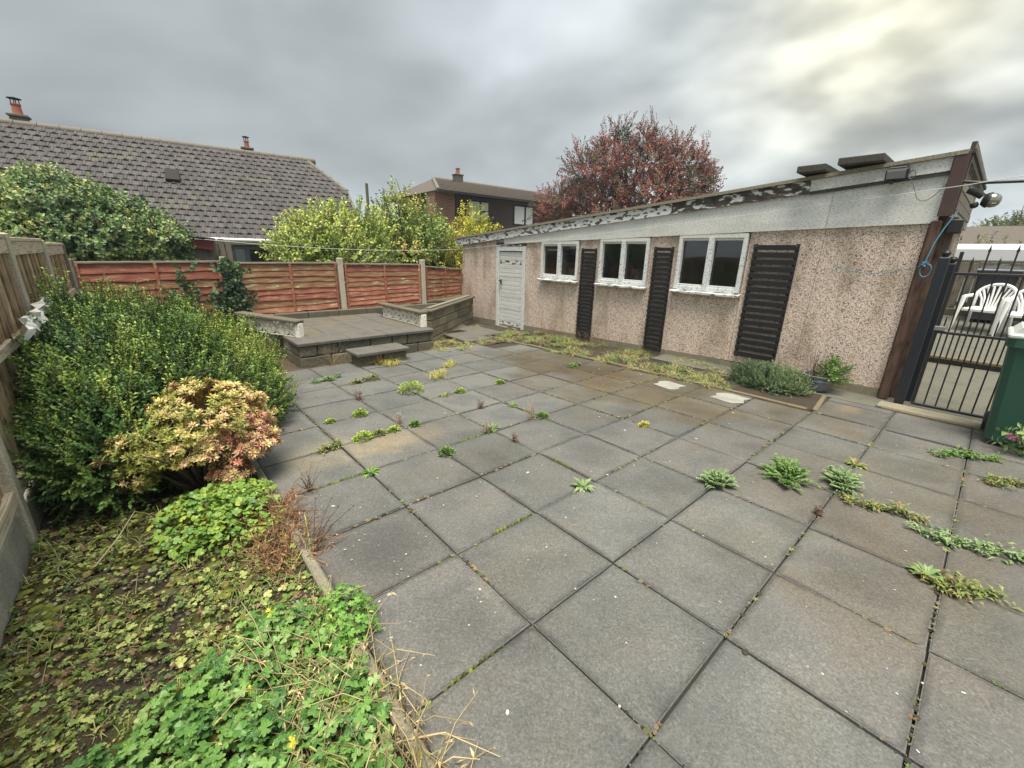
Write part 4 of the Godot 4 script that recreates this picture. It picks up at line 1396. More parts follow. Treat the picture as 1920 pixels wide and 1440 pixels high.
func build_beyond_gate() -> void:
	# concrete drive that climbs away, with one step across it
	var d := structure("side_drive", "stained concrete drive beyond the gate")
	var n := FastNoiseLite.new()
	n.seed = 91
	n.frequency = 1.2
	var b := MB.new()
	b.prism([Vector2(6.17, -0.3), Vector2(9.6, -0.3), Vector2(9.6, drive_y(9.59)), Vector2(7.0, 0.0), Vector2(6.17, -0.004)], -3.5, 0.56)
	part("drive_slab", b.done(), "drive", d)
	b = MB.new()
	b.prism([Vector2(9.603, -0.3), Vector2(15.5, -0.3), Vector2(15.5, drive_y(14.0)), Vector2(14.0, drive_y(14.0)), Vector2(9.603, drive_y(9.61))], -3.5, 4.5)
	part("drive_slab", b.done(), "drive", d)
	boxp("step_edge", d, Vector3(9.56, drive_y(9.61) - 0.02, -1.4), Vector3(0.10, 0.05, 4.2), "kerb", 0.01)
	boxp("threshold", d, Vector3(6.30, -0.02, 0.1), Vector3(0.26, 0.09, 1.4), "old_concrete", 0.01)
	boxp("threshold", d, Vector3(6.155, -0.008, 0.1), Vector3(0.045, 0.065, 1.3), "kerb", 0.012)
	# weathered fence at the end of the drive
	for f in 2:
		var p := thing("weathered_fence", ["grey weathered board fence behind the white chairs", "grey weathered board fence beside the garage end, edge on"][f], "fence")
		var x0 := 13.6
		for k in 40 if f == 0 else 14:
			var at := Vector3(x0 + 0.012 * (k % 2), 0, -1.9 + k * 0.145) if f == 0 else Vector3(11.6 + k * 0.145, 0, -1.95)
			var y0 := drive_y(at.x) - 0.05
			var top := 1.63 + rf(-0.02, 0.02)
			boxp("board", p, Vector3(at.x, (y0 + top) * 0.5, at.z), Vector3(0.025, top - y0, 0.128) if f == 0 else Vector3(0.128, top - y0, 0.025), ["grey_board", "weathered_board", "weathered_board"][R.randi_range(0, 2)], 0.004)
		for y in [0.75, 1.35]:
			boxp("rail", p, Vector3(x0 + 0.05, y, 1.0) if f == 0 else Vector3(12.55, y, -2.0), Vector3(0.05, 0.09, 5.8) if f == 0 else Vector3(2.0, 0.09, 0.05), "weathered_board", 0.004)
		if f == 0:
			boxp("base_wall", p, Vector3(x0 - 0.08, drive_y(x0) + 0.04, 1.0), Vector3(0.12, 0.2, 5.8), "coping_stone", 0.01)
	chair(Vector3(12.0, drive_y(12.0), -0.06), -PI / 2 - 0.35, "white plastic garden chair beyond the gate, the left of two")
	chair(Vector3(11.7, drive_y(11.7), 0.48), -PI / 2 - 0.1, "white plastic garden chair with an armless looking low back, nearer the green bin")
	bin("grey_bin", "dark wheelie bin with a pale grey lid behind the white chairs", Vector3(13.1, drive_y(13.1), -0.05), -PI / 2, 0.56, 0.60, 1.08, "bin_dark", "bin_grey")
	bin("lime_bin", "lime green lidded bin behind the right hand white chair", Vector3(13.0, drive_y(13.0), 0.78), -PI / 2, 0.62, 0.66, 1.0, "bin_lime", "bin_lime")
	var cr := thing("wooden_crate", "small crate with orange planks by the far fence", "crate", Vector3(12.2, drive_y(12.2), -0.75))
	for k in 3:
		boxp("plank", cr, Vector3(0, 0.10 + 0.09 * k, 0.14), Vector3(0.4, 0.07, 0.018), "pine_pale", 0.003)
		boxp("plank", cr, Vector3(-0.2, 0.10 + 0.09 * k, 0.0), Vector3(0.018, 0.07, 0.26), "pine_pale", 0.003)
	# low roofs over the far fence
	var g := thing("white_outbuilding", "long low outbuilding with a white roof beyond the weathered fence", "outbuilding", Vector3(19.0, 0, 1.6))
	boxp("wall", g, Vector3(0, 0.7, 0), Vector3(3.0, 2.2, 6.2), "render_wall", 0.0)
	boxp("roof", g, Vector3(-0.1, 1.95, 0), Vector3(3.4, 0.34, 6.6), "white_upvc", 0.03, Basis(Vector3(0, 0, 1), 0.06))
	g = thing("brown_roofed_house", "far house with a low brown roof among the autumn trees", "house", Vector3(34.0, 0, 1.4))
	boxp("wall", g, Vector3(0, 1.0, 0), Vector3(5, 3.0, 7), "brick", 0.0)
	var rb := MB.new()
	rb.prism([Vector2(-3.0, 2.4), Vector2(3.0, 2.4), Vector2(0, 3.5)], -3.9, 3.9)
	part("roof", rb.done(), "old_tile", g)
	boxp("dormer", g, Vector3(-2.2, 2.9, 2.9), Vector3(1.0, 0.7, 1.4), "white_upvc", 0.02)


# ---------------------------------------------------------------- small things
func build_small_things() -> void:
	var X := 6.66
	# slatted black panels fixed to the garage wall
	var spec := [[-5.52, -5.15, -0.03, 1.72, 24, "narrow black slatted panel between the first two garage windows"], [-3.95, -3.60, 0.02, 1.755, 22, "narrow black slatted panel between the second and third garage windows"], [-2.40, -1.84, 0.19, 1.80, 17, "widest black slatted panel, right of the third garage window"]]
	for s in spec:
		var zc: float = (s[0] + s[1]) * 0.5
		var w: float = s[1] - s[0]
		var p := thing("slatted_screen", s[5], "wall panel", Vector3(X, s[2], zc), 0.0, "black slatted panels on the garage wall")
		var h: float = s[3] - s[2]
		for q in [-1, 1]:
			boxp("stile", p, Vector3(-0.018, h * 0.5, q * (w * 0.5 - 0.025)), Vector3(0.018, h, 0.045), "black_slat", 0.003)
		var n: int = s[4]
		for k in n:
			var pitch := h / n
			boxp("slat", p, Vector3(-0.036 + rf(-0.002, 0.002), (k + 0.5) * pitch, 0), Vector3(0.016, pitch * 0.70, w), "black_slat", 0.003, Basis(Vector3.RIGHT, rf(-0.004, 0.004)))
		for q in [-1, 1]:
			for y in [0.03, h - 0.03]:
				boxp("screw", p, Vector3(-0.046, y, q * (w * 0.5 - 0.03)), Vector3(0.006, 0.012, 0.012), "bin_grey", 0.003)
	# planks laid on the garage roof
	for s in [[-1.84, 0.30, "short dark plank end poking over the garage roof edge, the further one"], [-1.37, 0.42, "broad dark plank end poking over the garage roof edge, the nearer one"]]:
		var b := MB.new()
		b.box(Vector3(0.40, 0.055, 0), Vector3(1.0, 0.075, s[1]), Basis(), 0.006)
		solo("roof_plank", b.done(), "roof_plank", s[2], "plank", Vector3(X - 0.16, rtop(s[0]) + 0.02, s[0]), "planks on the garage roof")
	# flood lamp on the fascia
	var f := thing("flood_lamp", "dark box flood lamp fixed on the white fascia near the garage corner", "lamp", Vector3(X - 0.09, 2.53, -1.03))
	boxp("housing", f, Vector3(-0.06, 0, 0), Vector3(0.10, 0.11, 0.19), "lamp_black", 0.012, Basis(Vector3(0, 0, 1), 0.25))
	boxp("glass", f, Vector3(-0.118, -0.016, 0), Vector3(0.008, 0.08, 0.16), "bin_grey", 0.002, Basis(Vector3(0, 0, 1), 0.25))
	boxp("hood", f, Vector3(-0.05, 0.065, 0.0), Vector3(0.13, 0.02, 0.15), "bin_dark", 0.006, Basis(Vector3(0, 0, 1), 0.25))
	boxp("sensor", f, Vector3(-0.06, -0.08, -0.03), Vector3(0.04, 0.05, 0.04), "lamp_black", 0.01)
	var b := MB.new()
	var pts := []
	for k in 15:
		var t := k / 14.0
		pts.append(Vector3(X - 0.10, 2.50 - 0.22 * sin(PI * t) + 0.0 * t - 0.08 * t + (0.05 * sin(t * 9.0) if t < 0.3 else 0.0), -0.94 + 0.34 * t))
	b.tube(pts, [0.0045], 5)
	pts = []
	for k in 9:
		var t := TAU * k / 8.0
		pts.append(Vector3(X - 0.105, 2.515 + 0.045 * sin(t), -0.91 + 0.03 * cos(t)))
	b.tube(pts, [0.0045], 5)
	solo("lamp_cable", b.done(), "cord_grey", "thin grey cable looping from the fascia lamp to the garage corner", "cable")
	# flood lamp on the gable
	f = thing("security_lamp", "black security lamp with a chrome bowl on the gable corner of the garage", "lamp", Vector3(X + 0.10, 2.24, -0.36))
	b = MB.new()
	b.tube([Vector3(-0.03, 0.10, -0.09), Vector3(-0.01, 0.07, -0.02), Vector3(0.0, 0.03, 0.03)], [0.03, 0.036, 0.03], 10)
	part("arm", b.done(), "lamp_black", f)
	var aim := Basis(Vector3.RIGHT, 1.75)
	b = MB.new()
	b.lathe([Vector2(0, -0.015), Vector2(0.05, -0.01), Vector2(0.072, 0.025), Vector2(0.076, 0.045), Vector2(0.066, 0.047)], 18)
	part("hood", b.done(), "lamp_black", f, Transform3D(aim, Vector3(0.0, 0.0, 0.045)))
	b = MB.new()
	b.lathe([Vector2(0.068, 0.045), Vector2(0.070, 0.075), Vector2(0.058, 0.105), Vector2(0.034, 0.125), Vector2(0.0, 0.132)], 18)
	part("bowl", b.done(), "lamp_glass", f, Transform3D(aim, Vector3(0.0, 0.0, 0.045)))
	b = MB.new()
	b.lathe([Vector2(0, 0), Vector2(0.03, 0.0), Vector2(0.034, 0.03), Vector2(0.02, 0.05), Vector2(0, 0.055)], 12)
	part("sensor", b.done(), "lamp_black", f, Transform3D(Basis(Vector3.RIGHT, 2.7), Vector3(0.0, -0.03, -0.02)))
	# dark clothes prop pole reaching away from the corner
	b = MB.new()
	b.tube([Vector3(X - 0.04, 2.415, -0.53), Vector3(X + 0.06, 2.40, -0.36), Vector3(X + 0.35, 2.38, 0.9)], [0.016], 8)
	solo("clothes_pole", b.done(), "lamp_black", "dark metal pole sticking out level from the top of the garage corner", "pole")
	# washing line: from the corner along the garage, across to the far fence post
	b = MB.new()
	var l0 := Vector3(X - 0.14, 2.36, -0.5)
	var l1 := Vector3(X - 0.13, 1.66, -9.6)
	pts = []
	for k in 21:
		var t := k / 20.0
		pts.append(l0.lerp(l1, t) - Vector3(0, 0.16 * 4.0 * t * (1.0 - t) * 0.25, 0))
	b.tube(pts, [0.0035], 4)
	pts = []
	for k in 21:
		var t := k / 20.0
		pts.append(l1.lerp(Vector3(1.0, 1.70, -9.25), t) - Vector3(0, 0.09 * 4.0 * t * (1.0 - t), 0))
	b.tube(pts, [0.0042], 4)
	b.tube([l0, Vector3(X - 0.2, 2.62, 1.6)], [0.0035], 4)
	solo("washing_line", b.done(), "cord_white", "thin pale washing line strung along the garage and over the red fence", "washing line")
	# blue rope tied at the corner
	b = MB.new()
	b.tube([Vector3(X - 0.02, 2.13, -0.47), Vector3(X - 0.07, 1.95, -0.53), Vector3(X - 0.08, 1.80, -0.57), Vector3(X - 0.085, 1.71, -0.58), Vector3(X - 0.085, 1.58, -0.60)], [0.007], 6)
	pts = []
	for k in 14:
		var t := TAU * k / 13.0
		pts.append(Vector3(X - 0.095, 1.52 + 0.07 * cos(t), -0.57 + 0.045 * sin(t)))
	b.tube(pts, [0.006], 6)
	for k in 6:
		b.tube([Vector3(X - 0.09, 1.60, -0.60), Vector3(X - 0.10 + rf(-0.02, 0.01), 1.585 + rf(-0.035, 0.035), -0.60 + rf(-0.04, 0.03)), Vector3(X - 0.095, 1.575, -0.605)], [0.012], 6)
	pts = []
	for k in 12:
		var t := k / 11.0
		pts.append(Vector3(X - 0.03, 1.575 - 0.30 * t * (1.0 - t) * 1.3 - 0.02 * t, -0.62 - 0.82 * t))
	b.tube(pts, [0.004], 4)
	solo("blue_rope", b.done(), "rope_blue", "blue rope knotted round the brown corner post of the garage", "rope")
	# gate and its posts
	for s in [[6.53, -0.445, 1.66, 0.085, "black gate post with a ball top against the garage corner"], [6.78, -0.395, 1.60, 0.07, "second dark post just behind the gate hinge"]]:
		var p := thing("gate_post", s[4], "gate post", Vector3(s[0], 0, s[1]), 0.0, "black metal gate posts")
		boxp("shaft", p, Vector3(0, s[2] * 0.5, 0), Vector3(s[3], s[2], s[3]), "blue_black", 0.006)
		b = MB.new()
		b.lathe([Vector2(0, 0), Vector2(0.022, 0.0), Vector2(0.02, 0.012), Vector2(0.036, 0.032), Vector2(0.038, 0.048), Vector2(0.026, 0.068), Vector2(0, 0.076)], 14)
		part("finial", b.done(), "black_iron", p, Transform3D(Basis(), Vector3(0, s[2], 0)))
	var g := thing("iron_gate", "black iron bar gate standing shut between the garage and the green bin", "gate", Vector3(6.52, 0, -0.33))
	var z := 0.0
	var k := 0
	while z < 0.98:
		var stile := k == 0
		var top := 1.60 if k % 2 else 1.72
		b = MB.new()
		b.box(Vector3(0, (top + 0.04) * 0.5, 0), Vector3(0.03, top - 0.04, 0.03) if stile else Vector3(0.014, top - 0.04, 0.014), Basis(), 0.002)
		if not stile:
			b.lathe([Vector2(0.013, 0.0), Vector2(0.010, 0.03), Vector2(0.0, 0.075)], 6, Vector3(0, top, 0))
		part("bar", b.done(), "black_iron", g, Transform3D(Basis(), Vector3(0, 0, z)))
		if k > 0:
			b = MB.new()
			b.tube([Vector3(0, 0.60, 0), Vector3(0, 1.02, 0), Vector3(0, 1.06, 0)], [0.007, 0.007, 0.001], 6)
			part("short_bar", b.done(), "black_iron", g, Transform3D(Basis(), Vector3(0, 0, z - 0.047)))
		z += 0.0945
		k += 1
	for y in [0.045, 0.88, 1.50]:
		boxp("rail", g, Vector3(0.0, y, 0.48), Vector3(0.034, 0.028, 0.98), "black_iron", 0.003)
	boxp("latch", g, Vector3(0.0, 0.92, 0.02), Vector3(0.05, 0.05, 0.09), "bin_grey", 0.006)
	# green bin in front of the gate
	bin("green_bin", "dark green wheelie bin with a pale lid in front of the gate", Vector3(5.93, 0.0, 0.475), -PI / 2, 0.56, 0.62, 1.07, "bin_green", "bin_lid_pale")
	# glazed pot by the wall
	var pot := thing("plant_pot", "dark glazed plant pot with pale speckles at the garage wall", "plant pot", Vector3(6.36, -0.01, -1.24))
	b = MB.new()
	b.lathe([Vector2(0, 0), Vector2(0.115, 0.0), Vector2(0.15, 0.04), Vector2(0.175, 0.15), Vector2(0.165, 0.19), Vector2(0.185, 0.20), Vector2(0.185, 0.215), Vector2(0.155, 0.215), Vector2(0.15, 0.18), Vector2(0, 0.175)], 20)
	part("bowl", b.done(), "pot_glaze", pot)
	b = MB.new()
	b.lathe([Vector2(0.15, 0.17), Vector2(0.0, 0.19)], 14)
	part("compost", b.done(), "joint_soil", pot)
	# torn white sheet hung on the side fence
	b = MB.new()
	var gx := 12
	var gy := 4
	var S := []
	for i in gx + 1:
		for j in gy + 1:
			var t := i / float(gx)
			S.append(Vector3(-0.62 + 0.035 * sin(i * 1.9 + j) + rf(-0.012, 0.012), 1.13 - j * 0.035 * (1.0 + 0.3 * sin(i * 2.3)) - 0.03 * sin(t * 7.0), -4.05 - 1.6 * t))
	for i in gx:
		for j in gy:
			var a := i * (gy + 1) + j
			b.quad(S[a], S[a + 1], S[a + gy + 2], S[a + gy + 1])
	solo("white_sheet", b.done(), "white_sheet", "torn strip of white plastic sheet on the side fence above the evergreen bush", "plastic sheet")


# ---------------------------------------------------------------- foliage helpers
func multi(nm: String, mesh: Mesh, m: String, xs: Array, cs: Array, parent: Node) -> MultiMeshInstance3D:
	var mm := MultiMesh.new()
	mm.transform_format = MultiMesh.TRANSFORM_3D
	mm.use_colors = true
	mm.mesh = mesh
	mm.instance_count = xs.size()
	for k in xs.size():
		mm.set_instance_transform(k, xs[k])
		var c: Color = cs[k]
		mm.set_instance_color(k, Color(c.r / 0.6, c.g / 0.6, c.b / 0.6))
	var o := MultiMeshInstance3D.new()
	o.name = nm
	o.multimesh = mm
	o.material_override = M[m]
	parent.add_child(o, true)
	o.set_meta("kind", "stuff")
	return o


func rdir() -> Vector3:
	var v := Vector3(R.randfn(), R.randfn(), R.randfn())
	return v.normalized() if v.length() > 0.01 else Vector3.UP


# a frame whose y axis points along d, turned at random about it
func frame(d: Vector3, p: Vector3, s: float) -> Transform3D:
	d = d.normalized()
	var a := d.cross(rdir())
	if a.length() < 0.05:
		a = d.cross(Vector3(0.7, 0.1, 0.7))
	a = a.normalized()
	return Transform3D(Basis(a, d, a.cross(d)).scaled(Vector3(s, s, s)), p)


# points through the outer depth of a union of ellipsoids, uneven and with gaps: [place, outward]
func crown_points(blobs: Array, count: int, depth: float, lump: float, sd: int, hole := -0.55, ymin := -9.0) -> Array:
	var n := FastNoiseLite.new()
	n.seed = sd
	n.frequency = 1.0
	n.fractal_octaves = 3
	var total := 0.0
	var acc := []
	for b in blobs:
		total += pow(b[3] * b[4] * b[5], 0.6667)
		acc.append(total)
	var out := []
	var tries := 0
	while out.size() < count and tries < count * 6:
		tries += 1
		var pick := R.randf() * total
		var bi := 0
		while acc[bi] < pick:
			bi += 1
		var b: Array = blobs[bi]
		var c := Vector3(b[0], b[1], b[2])
		var r := Vector3(b[3], b[4], b[5])
		var d := rdir()
		if d.y < -0.55 and R.randf() < 0.6:
			continue
		var w := 1.0 + lump * n.get_noise_3dv((c + d * r) * (2.2 / pow(r.x * r.y * r.z, 0.3333)))
		var f := w * (1.0 - depth * pow(R.randf(), 1.6))
		var p := c + d * r * f
		if p.y < ymin:
			continue
		if n.get_noise_3dv(p * 3.1 + Vector3(50, 0, 0)) < hole:
			continue
		var inside := false
		for k in blobs.size():
			if k != bi:
				var q: Array = blobs[k]
				var e := Vector3((p.x - q[0]) / q[3], (p.y - q[1]) / q[4], (p.z - q[2]) / q[5])
				if e.length() < 0.72:
					inside = true
					break
		if inside:
			continue
		out.append([p, (d / r).normalized()])
	return out


# a twig with paired leaves along it; y is the growing direction
func sprig(len: float, pairs: int, ll: float, lw: float, spread := 0.9, stem := Color(0.5, 0.35, 0.2), tip := Color(1.25, 1.2, 0.9), jit := 0.25) -> ArrayMesh:
	var b := MB.new()
	b.col = stem * 0.6
	b.tube([Vector3.ZERO, Vector3(0.01, len * 0.5, 0), Vector3(0, len, 0.01)], [len * 0.012, len * 0.009, len * 0.004], 3, false)
	for k in pairs:
		var f := (k + 0.6) / pairs
		var y := len * f
		for s in 2:
			var a := k * 2.4 + s * PI + R.randf_range(-0.5, 0.5)
			var d := Vector3(cos(a), spread * (0.4 + f), sin(a)).normalized()
			d = (d + rdir() * jit).normalized()
			var v := R.randf_range(0.75, 1.2)
			b.col = Color(v, v, v).lerp(Color(v * tip.r, v * tip.g, v * tip.b), f * f) * 0.6
			b.leaf(Vector3(0, y, 0), d, (Vector3.UP + rdir() * 0.4).normalized(), ll * R.randf_range(0.75, 1.15), lw * R.randf_range(0.8, 1.15), R.randf_range(0.0, 0.25))
	return b.done()


func limb(b: MB, from: Vector3, to: Vector3, r0: float, r1: float, sag := 0.1) -> void:
	var pts := []
	var rad := []
	var side := rdir() * from.distance_to(to) * sag
	for k in 6:
		var t := k / 5.0
		pts.append(from.lerp(to, t) + side * sin(PI * t) + Vector3(0, sin(PI * t) * from.distance_to(to) * 0.06, 0))
		rad.append(lerpf(r0, r1, t))
	b.tube(pts, rad, 6)


func mixc(pal: Array, t: float) -> Color:
	t = clampf(t, 0.0, 0.999) * (pal.size() - 1)
	var k := int(t)
	return (pal[k] as Color).lerp(pal[k + 1], t - k)


func foliage(parent: Node, nm: String, mesh: Mesh, pts: Array, s0: float, s1: float, pal: Array, sd: int, up := 0.5, rnd := 0.6, m := "leaf", bright := 0.25) -> void:
	var n := FastNoiseLite.new()
	n.seed = sd
	n.frequency = 0.9
	n.fractal_octaves = 3
	var xs := []
	var cs := []
	for q in pts:
		var d: Vector3 = (q[1] + Vector3.UP * up + rdir() * rnd).normalized()
		xs.append(frame(d, q[0], rf(s0, s1)))
		var c := mixc(pal, 0.5 + 0.75 * n.get_noise_3dv(q[0]) + rf(-0.28, 0.28))
		var v := rf(1.0 - bright, 1.0 + bright)
		cs.append(Color(c.r * v, c.g * v, c.b * v))
	multi(nm, mesh, m, xs, cs, parent)


# ---------------------------------------------------------------- trees beyond the fence
func build_trees() -> void:
	var broad := sprig(0.34, 4, 0.105, 0.06, 0.8)
	var upright := sprig(0.42, 6, 0.105, 0.055, 1.1)
	# yellow green shoots of the left tree
	var t := thing("apple_tree", "bushy pale green apple tree with upright shoots behind the red fence", "tree", Vector3(3.86, 0, -11.3))
	var b := MB.new()
	limb(b, Vector3(0, -0.3, 0), Vector3(0.1, 0.9, 0.0), 0.11, 0.08)
	for k in 9:
		var a := k * 2.3
		limb(b, Vector3(0.1, 0.7 + 0.03 * k, 0), Vector3(cos(a) * 0.95, 1.6 + 0.12 * (k % 4), sin(a) * 0.7), 0.05, 0.012)
	part("trunk", b.done(), "bark", t)
	var blobs := [[-0.62, 1.62, 0, 0.62, 0.48, 0.7], [0.05, 1.85, 0.0, 0.75, 0.62, 0.8], [0.6, 1.75, 0.1, 0.65, 0.68, 0.8], [-0.95, 1.4, 0.1, 0.42, 0.3, 0.5], [0.2, 1.35, 0.2, 1.0, 0.4, 0.8]]
	foliage(t, "crown", upright, crown_points(blobs, 1300, 0.75, 0.5, 5, -0.45), 0.55, 1.0, [Color(0.16, 0.25, 0.06), Color(0.30, 0.41, 0.11), Color(0.42, 0.51, 0.17), Color(0.52, 0.54, 0.20)], 6, 0.9, 0.45)
	# taller sparse apple in the middle
	t = thing("apple_tree", "taller looser apple tree with bare top twigs left of the brown clad house", "tree", Vector3(6.35, 0, -11.9))
	b = MB.new()
	limb(b, Vector3(0, -0.3, 0), Vector3(-0.1, 1.0, 0.0), 0.13, 0.09)
	for k in 12:
		var a := k * 2.1
		limb(b, Vector3(-0.1, 0.8 + 0.04 * k, 0), Vector3(cos(a) * 1.1 - 0.1, 1.9 + 0.22 * (k % 5), sin(a) * 0.8), 0.055, 0.01)
	for k in 7:
		limb(b, Vector3(-0.4 + rf(-0.3, 0.5), 2.4, 0), Vector3(-0.45 + rf(-0.45, 0.5), 3.15 + rf(0.0, 0.4), rf(-0.3, 0.3)), 0.018, 0.005)
	part("trunk", b.done(), "bark", t)
	blobs = [[-1.0, 1.9, 0.1, 0.6, 0.6, 0.7], [-0.6, 2.35, 0, 0.5, 0.5, 0.6], [-0.35, 2.6, 0, 0.42, 0.6, 0.5], [0.3, 2.25, 0.0, 0.7, 0.62, 0.8], [0.85, 1.85, 0.1, 0.55, 0.55, 0.7], [-0.2, 1.55, 0.3, 0.9, 0.45, 0.7]]
	foliage(t, "crown", broad, crown_points(blobs, 1250, 0.85, 0.6, 8, -0.30), 0.6, 1.05, [Color(0.09, 0.16, 0.05), Color(0.20, 0.29, 0.08), Color(0.31, 0.41, 0.11), Color(0.42, 0.48, 0.14), Color(0.46, 0.36, 0.13)], 9, 0.5, 0.6)
	# yellow bush by the garage corner
	t = thing("yellow_tree", "small bright yellow leaved tree at the far corner of the garage", "tree", Vector3(8.55, 0, -11.9))
	b = MB.new()
	for k in 8:
		var a := k * 0.9
		limb(b, Vector3(0, -0.2, 0), Vector3(cos(a) * 0.6, 1.5 + 0.2 * (k % 4), sin(a) * 0.5), 0.04, 0.01)
	part("trunk", b.done(), "bark", t)
	blobs = [[0.1, 2.35, 0, 0.45, 0.62, 0.5], [0.45, 2.0, 0.0, 0.55, 0.5, 0.6], [-0.35, 1.75, 0.1, 0.55, 0.55, 0.6], [-0.45, 1.2, 0.2, 0.65, 0.55, 0.6], [0.0, 1.5, 0.1, 0.75, 0.6, 0.6]]
	foliage(t, "crown", broad, crown_points(blobs, 1000, 0.8, 0.5, 12, -0.4), 0.5, 0.95, [Color(0.24, 0.31, 0.05), Color(0.40, 0.44, 0.07), Color(0.55, 0.53, 0.09), Color(0.62, 0.55, 0.12)], 13, 0.6, 0.6)
	# dark shrub that closes the gap behind them
	t = thing("dark_shrub", "dark green shrub between the apple tree and the yellow tree", "shrub", Vector3(7.6, 0, -12.6))
	foliage(t, "crown", broad, crown_points([[0, 1.3, 0, 0.8, 1.0, 0.6], [-0.7, 1.0, 0, 0.7, 0.8, 0.5]], 600, 0.7, 0.4, 33), 0.7, 1.1, [Color(0.04, 0.08, 0.03), Color(0.09, 0.15, 0.05), Color(0.16, 0.22, 0.06)], 34)
	# the red autumn tree over the garage roof
	var red := sprig(0.55, 5, 0.15, 0.075, 0.8, Color(0.5, 0.35, 0.3), Color(1.15, 0.95, 0.9))
	t = thing("red_tree", "wide red and rust leaved autumn tree rising behind the garage roof", "tree", Vector3(19.55, 0, -13.45))
	b = MB.new()
	limb(b, Vector3(0, -0.5, 0), Vector3(0, 2.6, 0), 0.32, 0.22, 0.02)
	blobs = [[-2.04, 3.92, -2.9, 1.1, 0.91, 1.1], [-2.18, 3.26, -3.1, 0.8, 0.66, 0.8], [-1.5, 5.43, -1.2, 1.4, 1.03, 1.4], [-0.42, 6.2, -0.9, 0.95, 1.15, 0.95], [-0.34, 7.15, -0.5, 0.38, 0.45, 0.38], [-0.4, 4.2, -1.5, 1.7, 1.13, 1.7], [0.2, 5.86, 0.9, 1.15, 0.89, 1.15], [0.28, 6.95, 0.4, 0.42, 0.57, 0.42], [0.85, 6.75, 0.75, 0.5, 0.5, 0.5], [1.5, 5.6, 1.85, 1.1, 0.93, 1.1], [1.22, 6.6, 1.73, 0.4, 0.46, 0.4], [1.75, 6.0, 2.49, 0.4, 0.37, 0.4], [1.69, 5.0, 2.42, 1.05, 0.71, 1.05], [0.5, 4.41, 1.2, 1.7, 0.92, 1.7], [-0.42, 3.4, -0.6, 1.9, 0.64, 1.9], [2.15, 5.2, 3.05, 0.38, 0.33, 0.38], [2.0, 4.2, 2.6, 0.8, 0.6, 0.8]]
	for q in blobs:
		limb(b, Vector3(0, 2.2, 0), Vector3(q[0], q[1], q[2]), 0.12, 0.03, 0.12)
	part("trunk", b.done(), "bark", t)
	foliage(t, "crown", red, crown_points(blobs, 5600, 0.55, 0.7, 15, -0.30), 0.5, 1.0, [Color(0.06, 0.105, 0.05), Color(0.15, 0.115, 0.07), Color(0.25, 0.115, 0.09), Color(0.34, 0.12, 0.115), Color(0.29, 0.17, 0.09)], 16, 0.4, 0.7, "dull_leaf")
	var spikes := []
	for k in 26:
		var q: Array = blobs[[2, 3, 4, 8, 9, 11, 15, 7, 10, 0][k % 10]]
		var a := rf(-1.2, 1.2)
		var base := Vector3(q[0] + sin(a) * q[3] * 0.9, q[1] + cos(a) * q[4] * 0.95, q[2] + rf(-0.5, 0.5))
		for j in 9:
			spikes.append([base + Vector3(sin(a) * 0.06, 0.075, 0) * j + rdir() * 0.08, Vector3(sin(a), 1, 0).normalized()])
	foliage(t, "crown_shoots", red, spikes, 0.35, 0.6, [Color(0.22, 0.11, 0.09), Color(0.34, 0.12, 0.11)], 19, 0.6, 0.6, "dull_leaf")
	# far autumn trees over the drive
	var far := sprig(0.9, 5, 0.26, 0.14, 0.8)
	var names := ["round olive green tree on the far rise beyond the drive", "rust orange tree on the far rise beyond the drive", "dull green tree at the edge of the far rise", "bare topped brown tree on the far rise"]
	var spots := [[52.0, -0.6, 2.9, 4.6], [58.0, 2.2, 3.0, 5.2], [50.0, 4.4, 2.6, 4.2], [64.0, 0.8, 2.0, 6.2]]
	for k in 4:
		var s: Array = spots[k]
		t = thing("far_tree", names[k], "tree", Vector3(s[0], 0, s[1]), 0.0, "trees on the far rise")
		b = MB.new()
		limb(b, Vector3(0, -0.5, 0), Vector3(0, s[3] * 0.7, 0), 0.25, 0.1, 0.03)
		for j in 8:
			limb(b, Vector3(0, s[3] * 0.5, 0), Vector3(rf(-1.5, 1.5), s[3] + rf(0, 0.9), rf(-1.5, 1.5)), 0.07, 0.02)
		part("trunk", b.done(), "bark", t)
		var bl := []
		for j in 5:
			bl.append([rf(-1.2, 1.2) * s[2] * 0.5, s[3] * rf(0.55, 0.85), rf(-1.0, 1.0) * s[2] * 0.5, s[2] * 0.55, s[2] * 0.42, s[2] * 0.55])
		foliage(t, "crown", far, crown_points(bl, 700, 0.6, 0.5, 40 + k), 0.5, 0.9, [[Color(0.08, 0.11, 0.04), Color(0.15, 0.17, 0.06)], [Color(0.22, 0.13, 0.05), Color(0.16, 0.13, 0.05)], [Color(0.06, 0.09, 0.04), Color(0.13, 0.16, 0.05)], [Color(0.12, 0.09, 0.05), Color(0.15, 0.12, 0.06)]][k], 50 + k, 0.4, 0.7, "dull_leaf")
	var hedge := thing("hedge", "low dark hedge below the far trees beyond the drive", "hedge", Vector3(30.0, 0, 2.0))
	foliage(hedge, "leaves", far, crown_points([[0, 1.2, -2.5, 1.2, 1.3, 2.2], [0, 1.3, 0.5, 1.2, 1.4, 2.2], [0, 1.1, 3.4, 1.2, 1.3, 2.2]], 700, 0.5, 0.4, 61), 0.4, 0.7, [Color(0.07, 0.10, 0.04), Color(0.14, 0.17, 0.05)], 62, 0.4, 0.7, "dull_leaf")


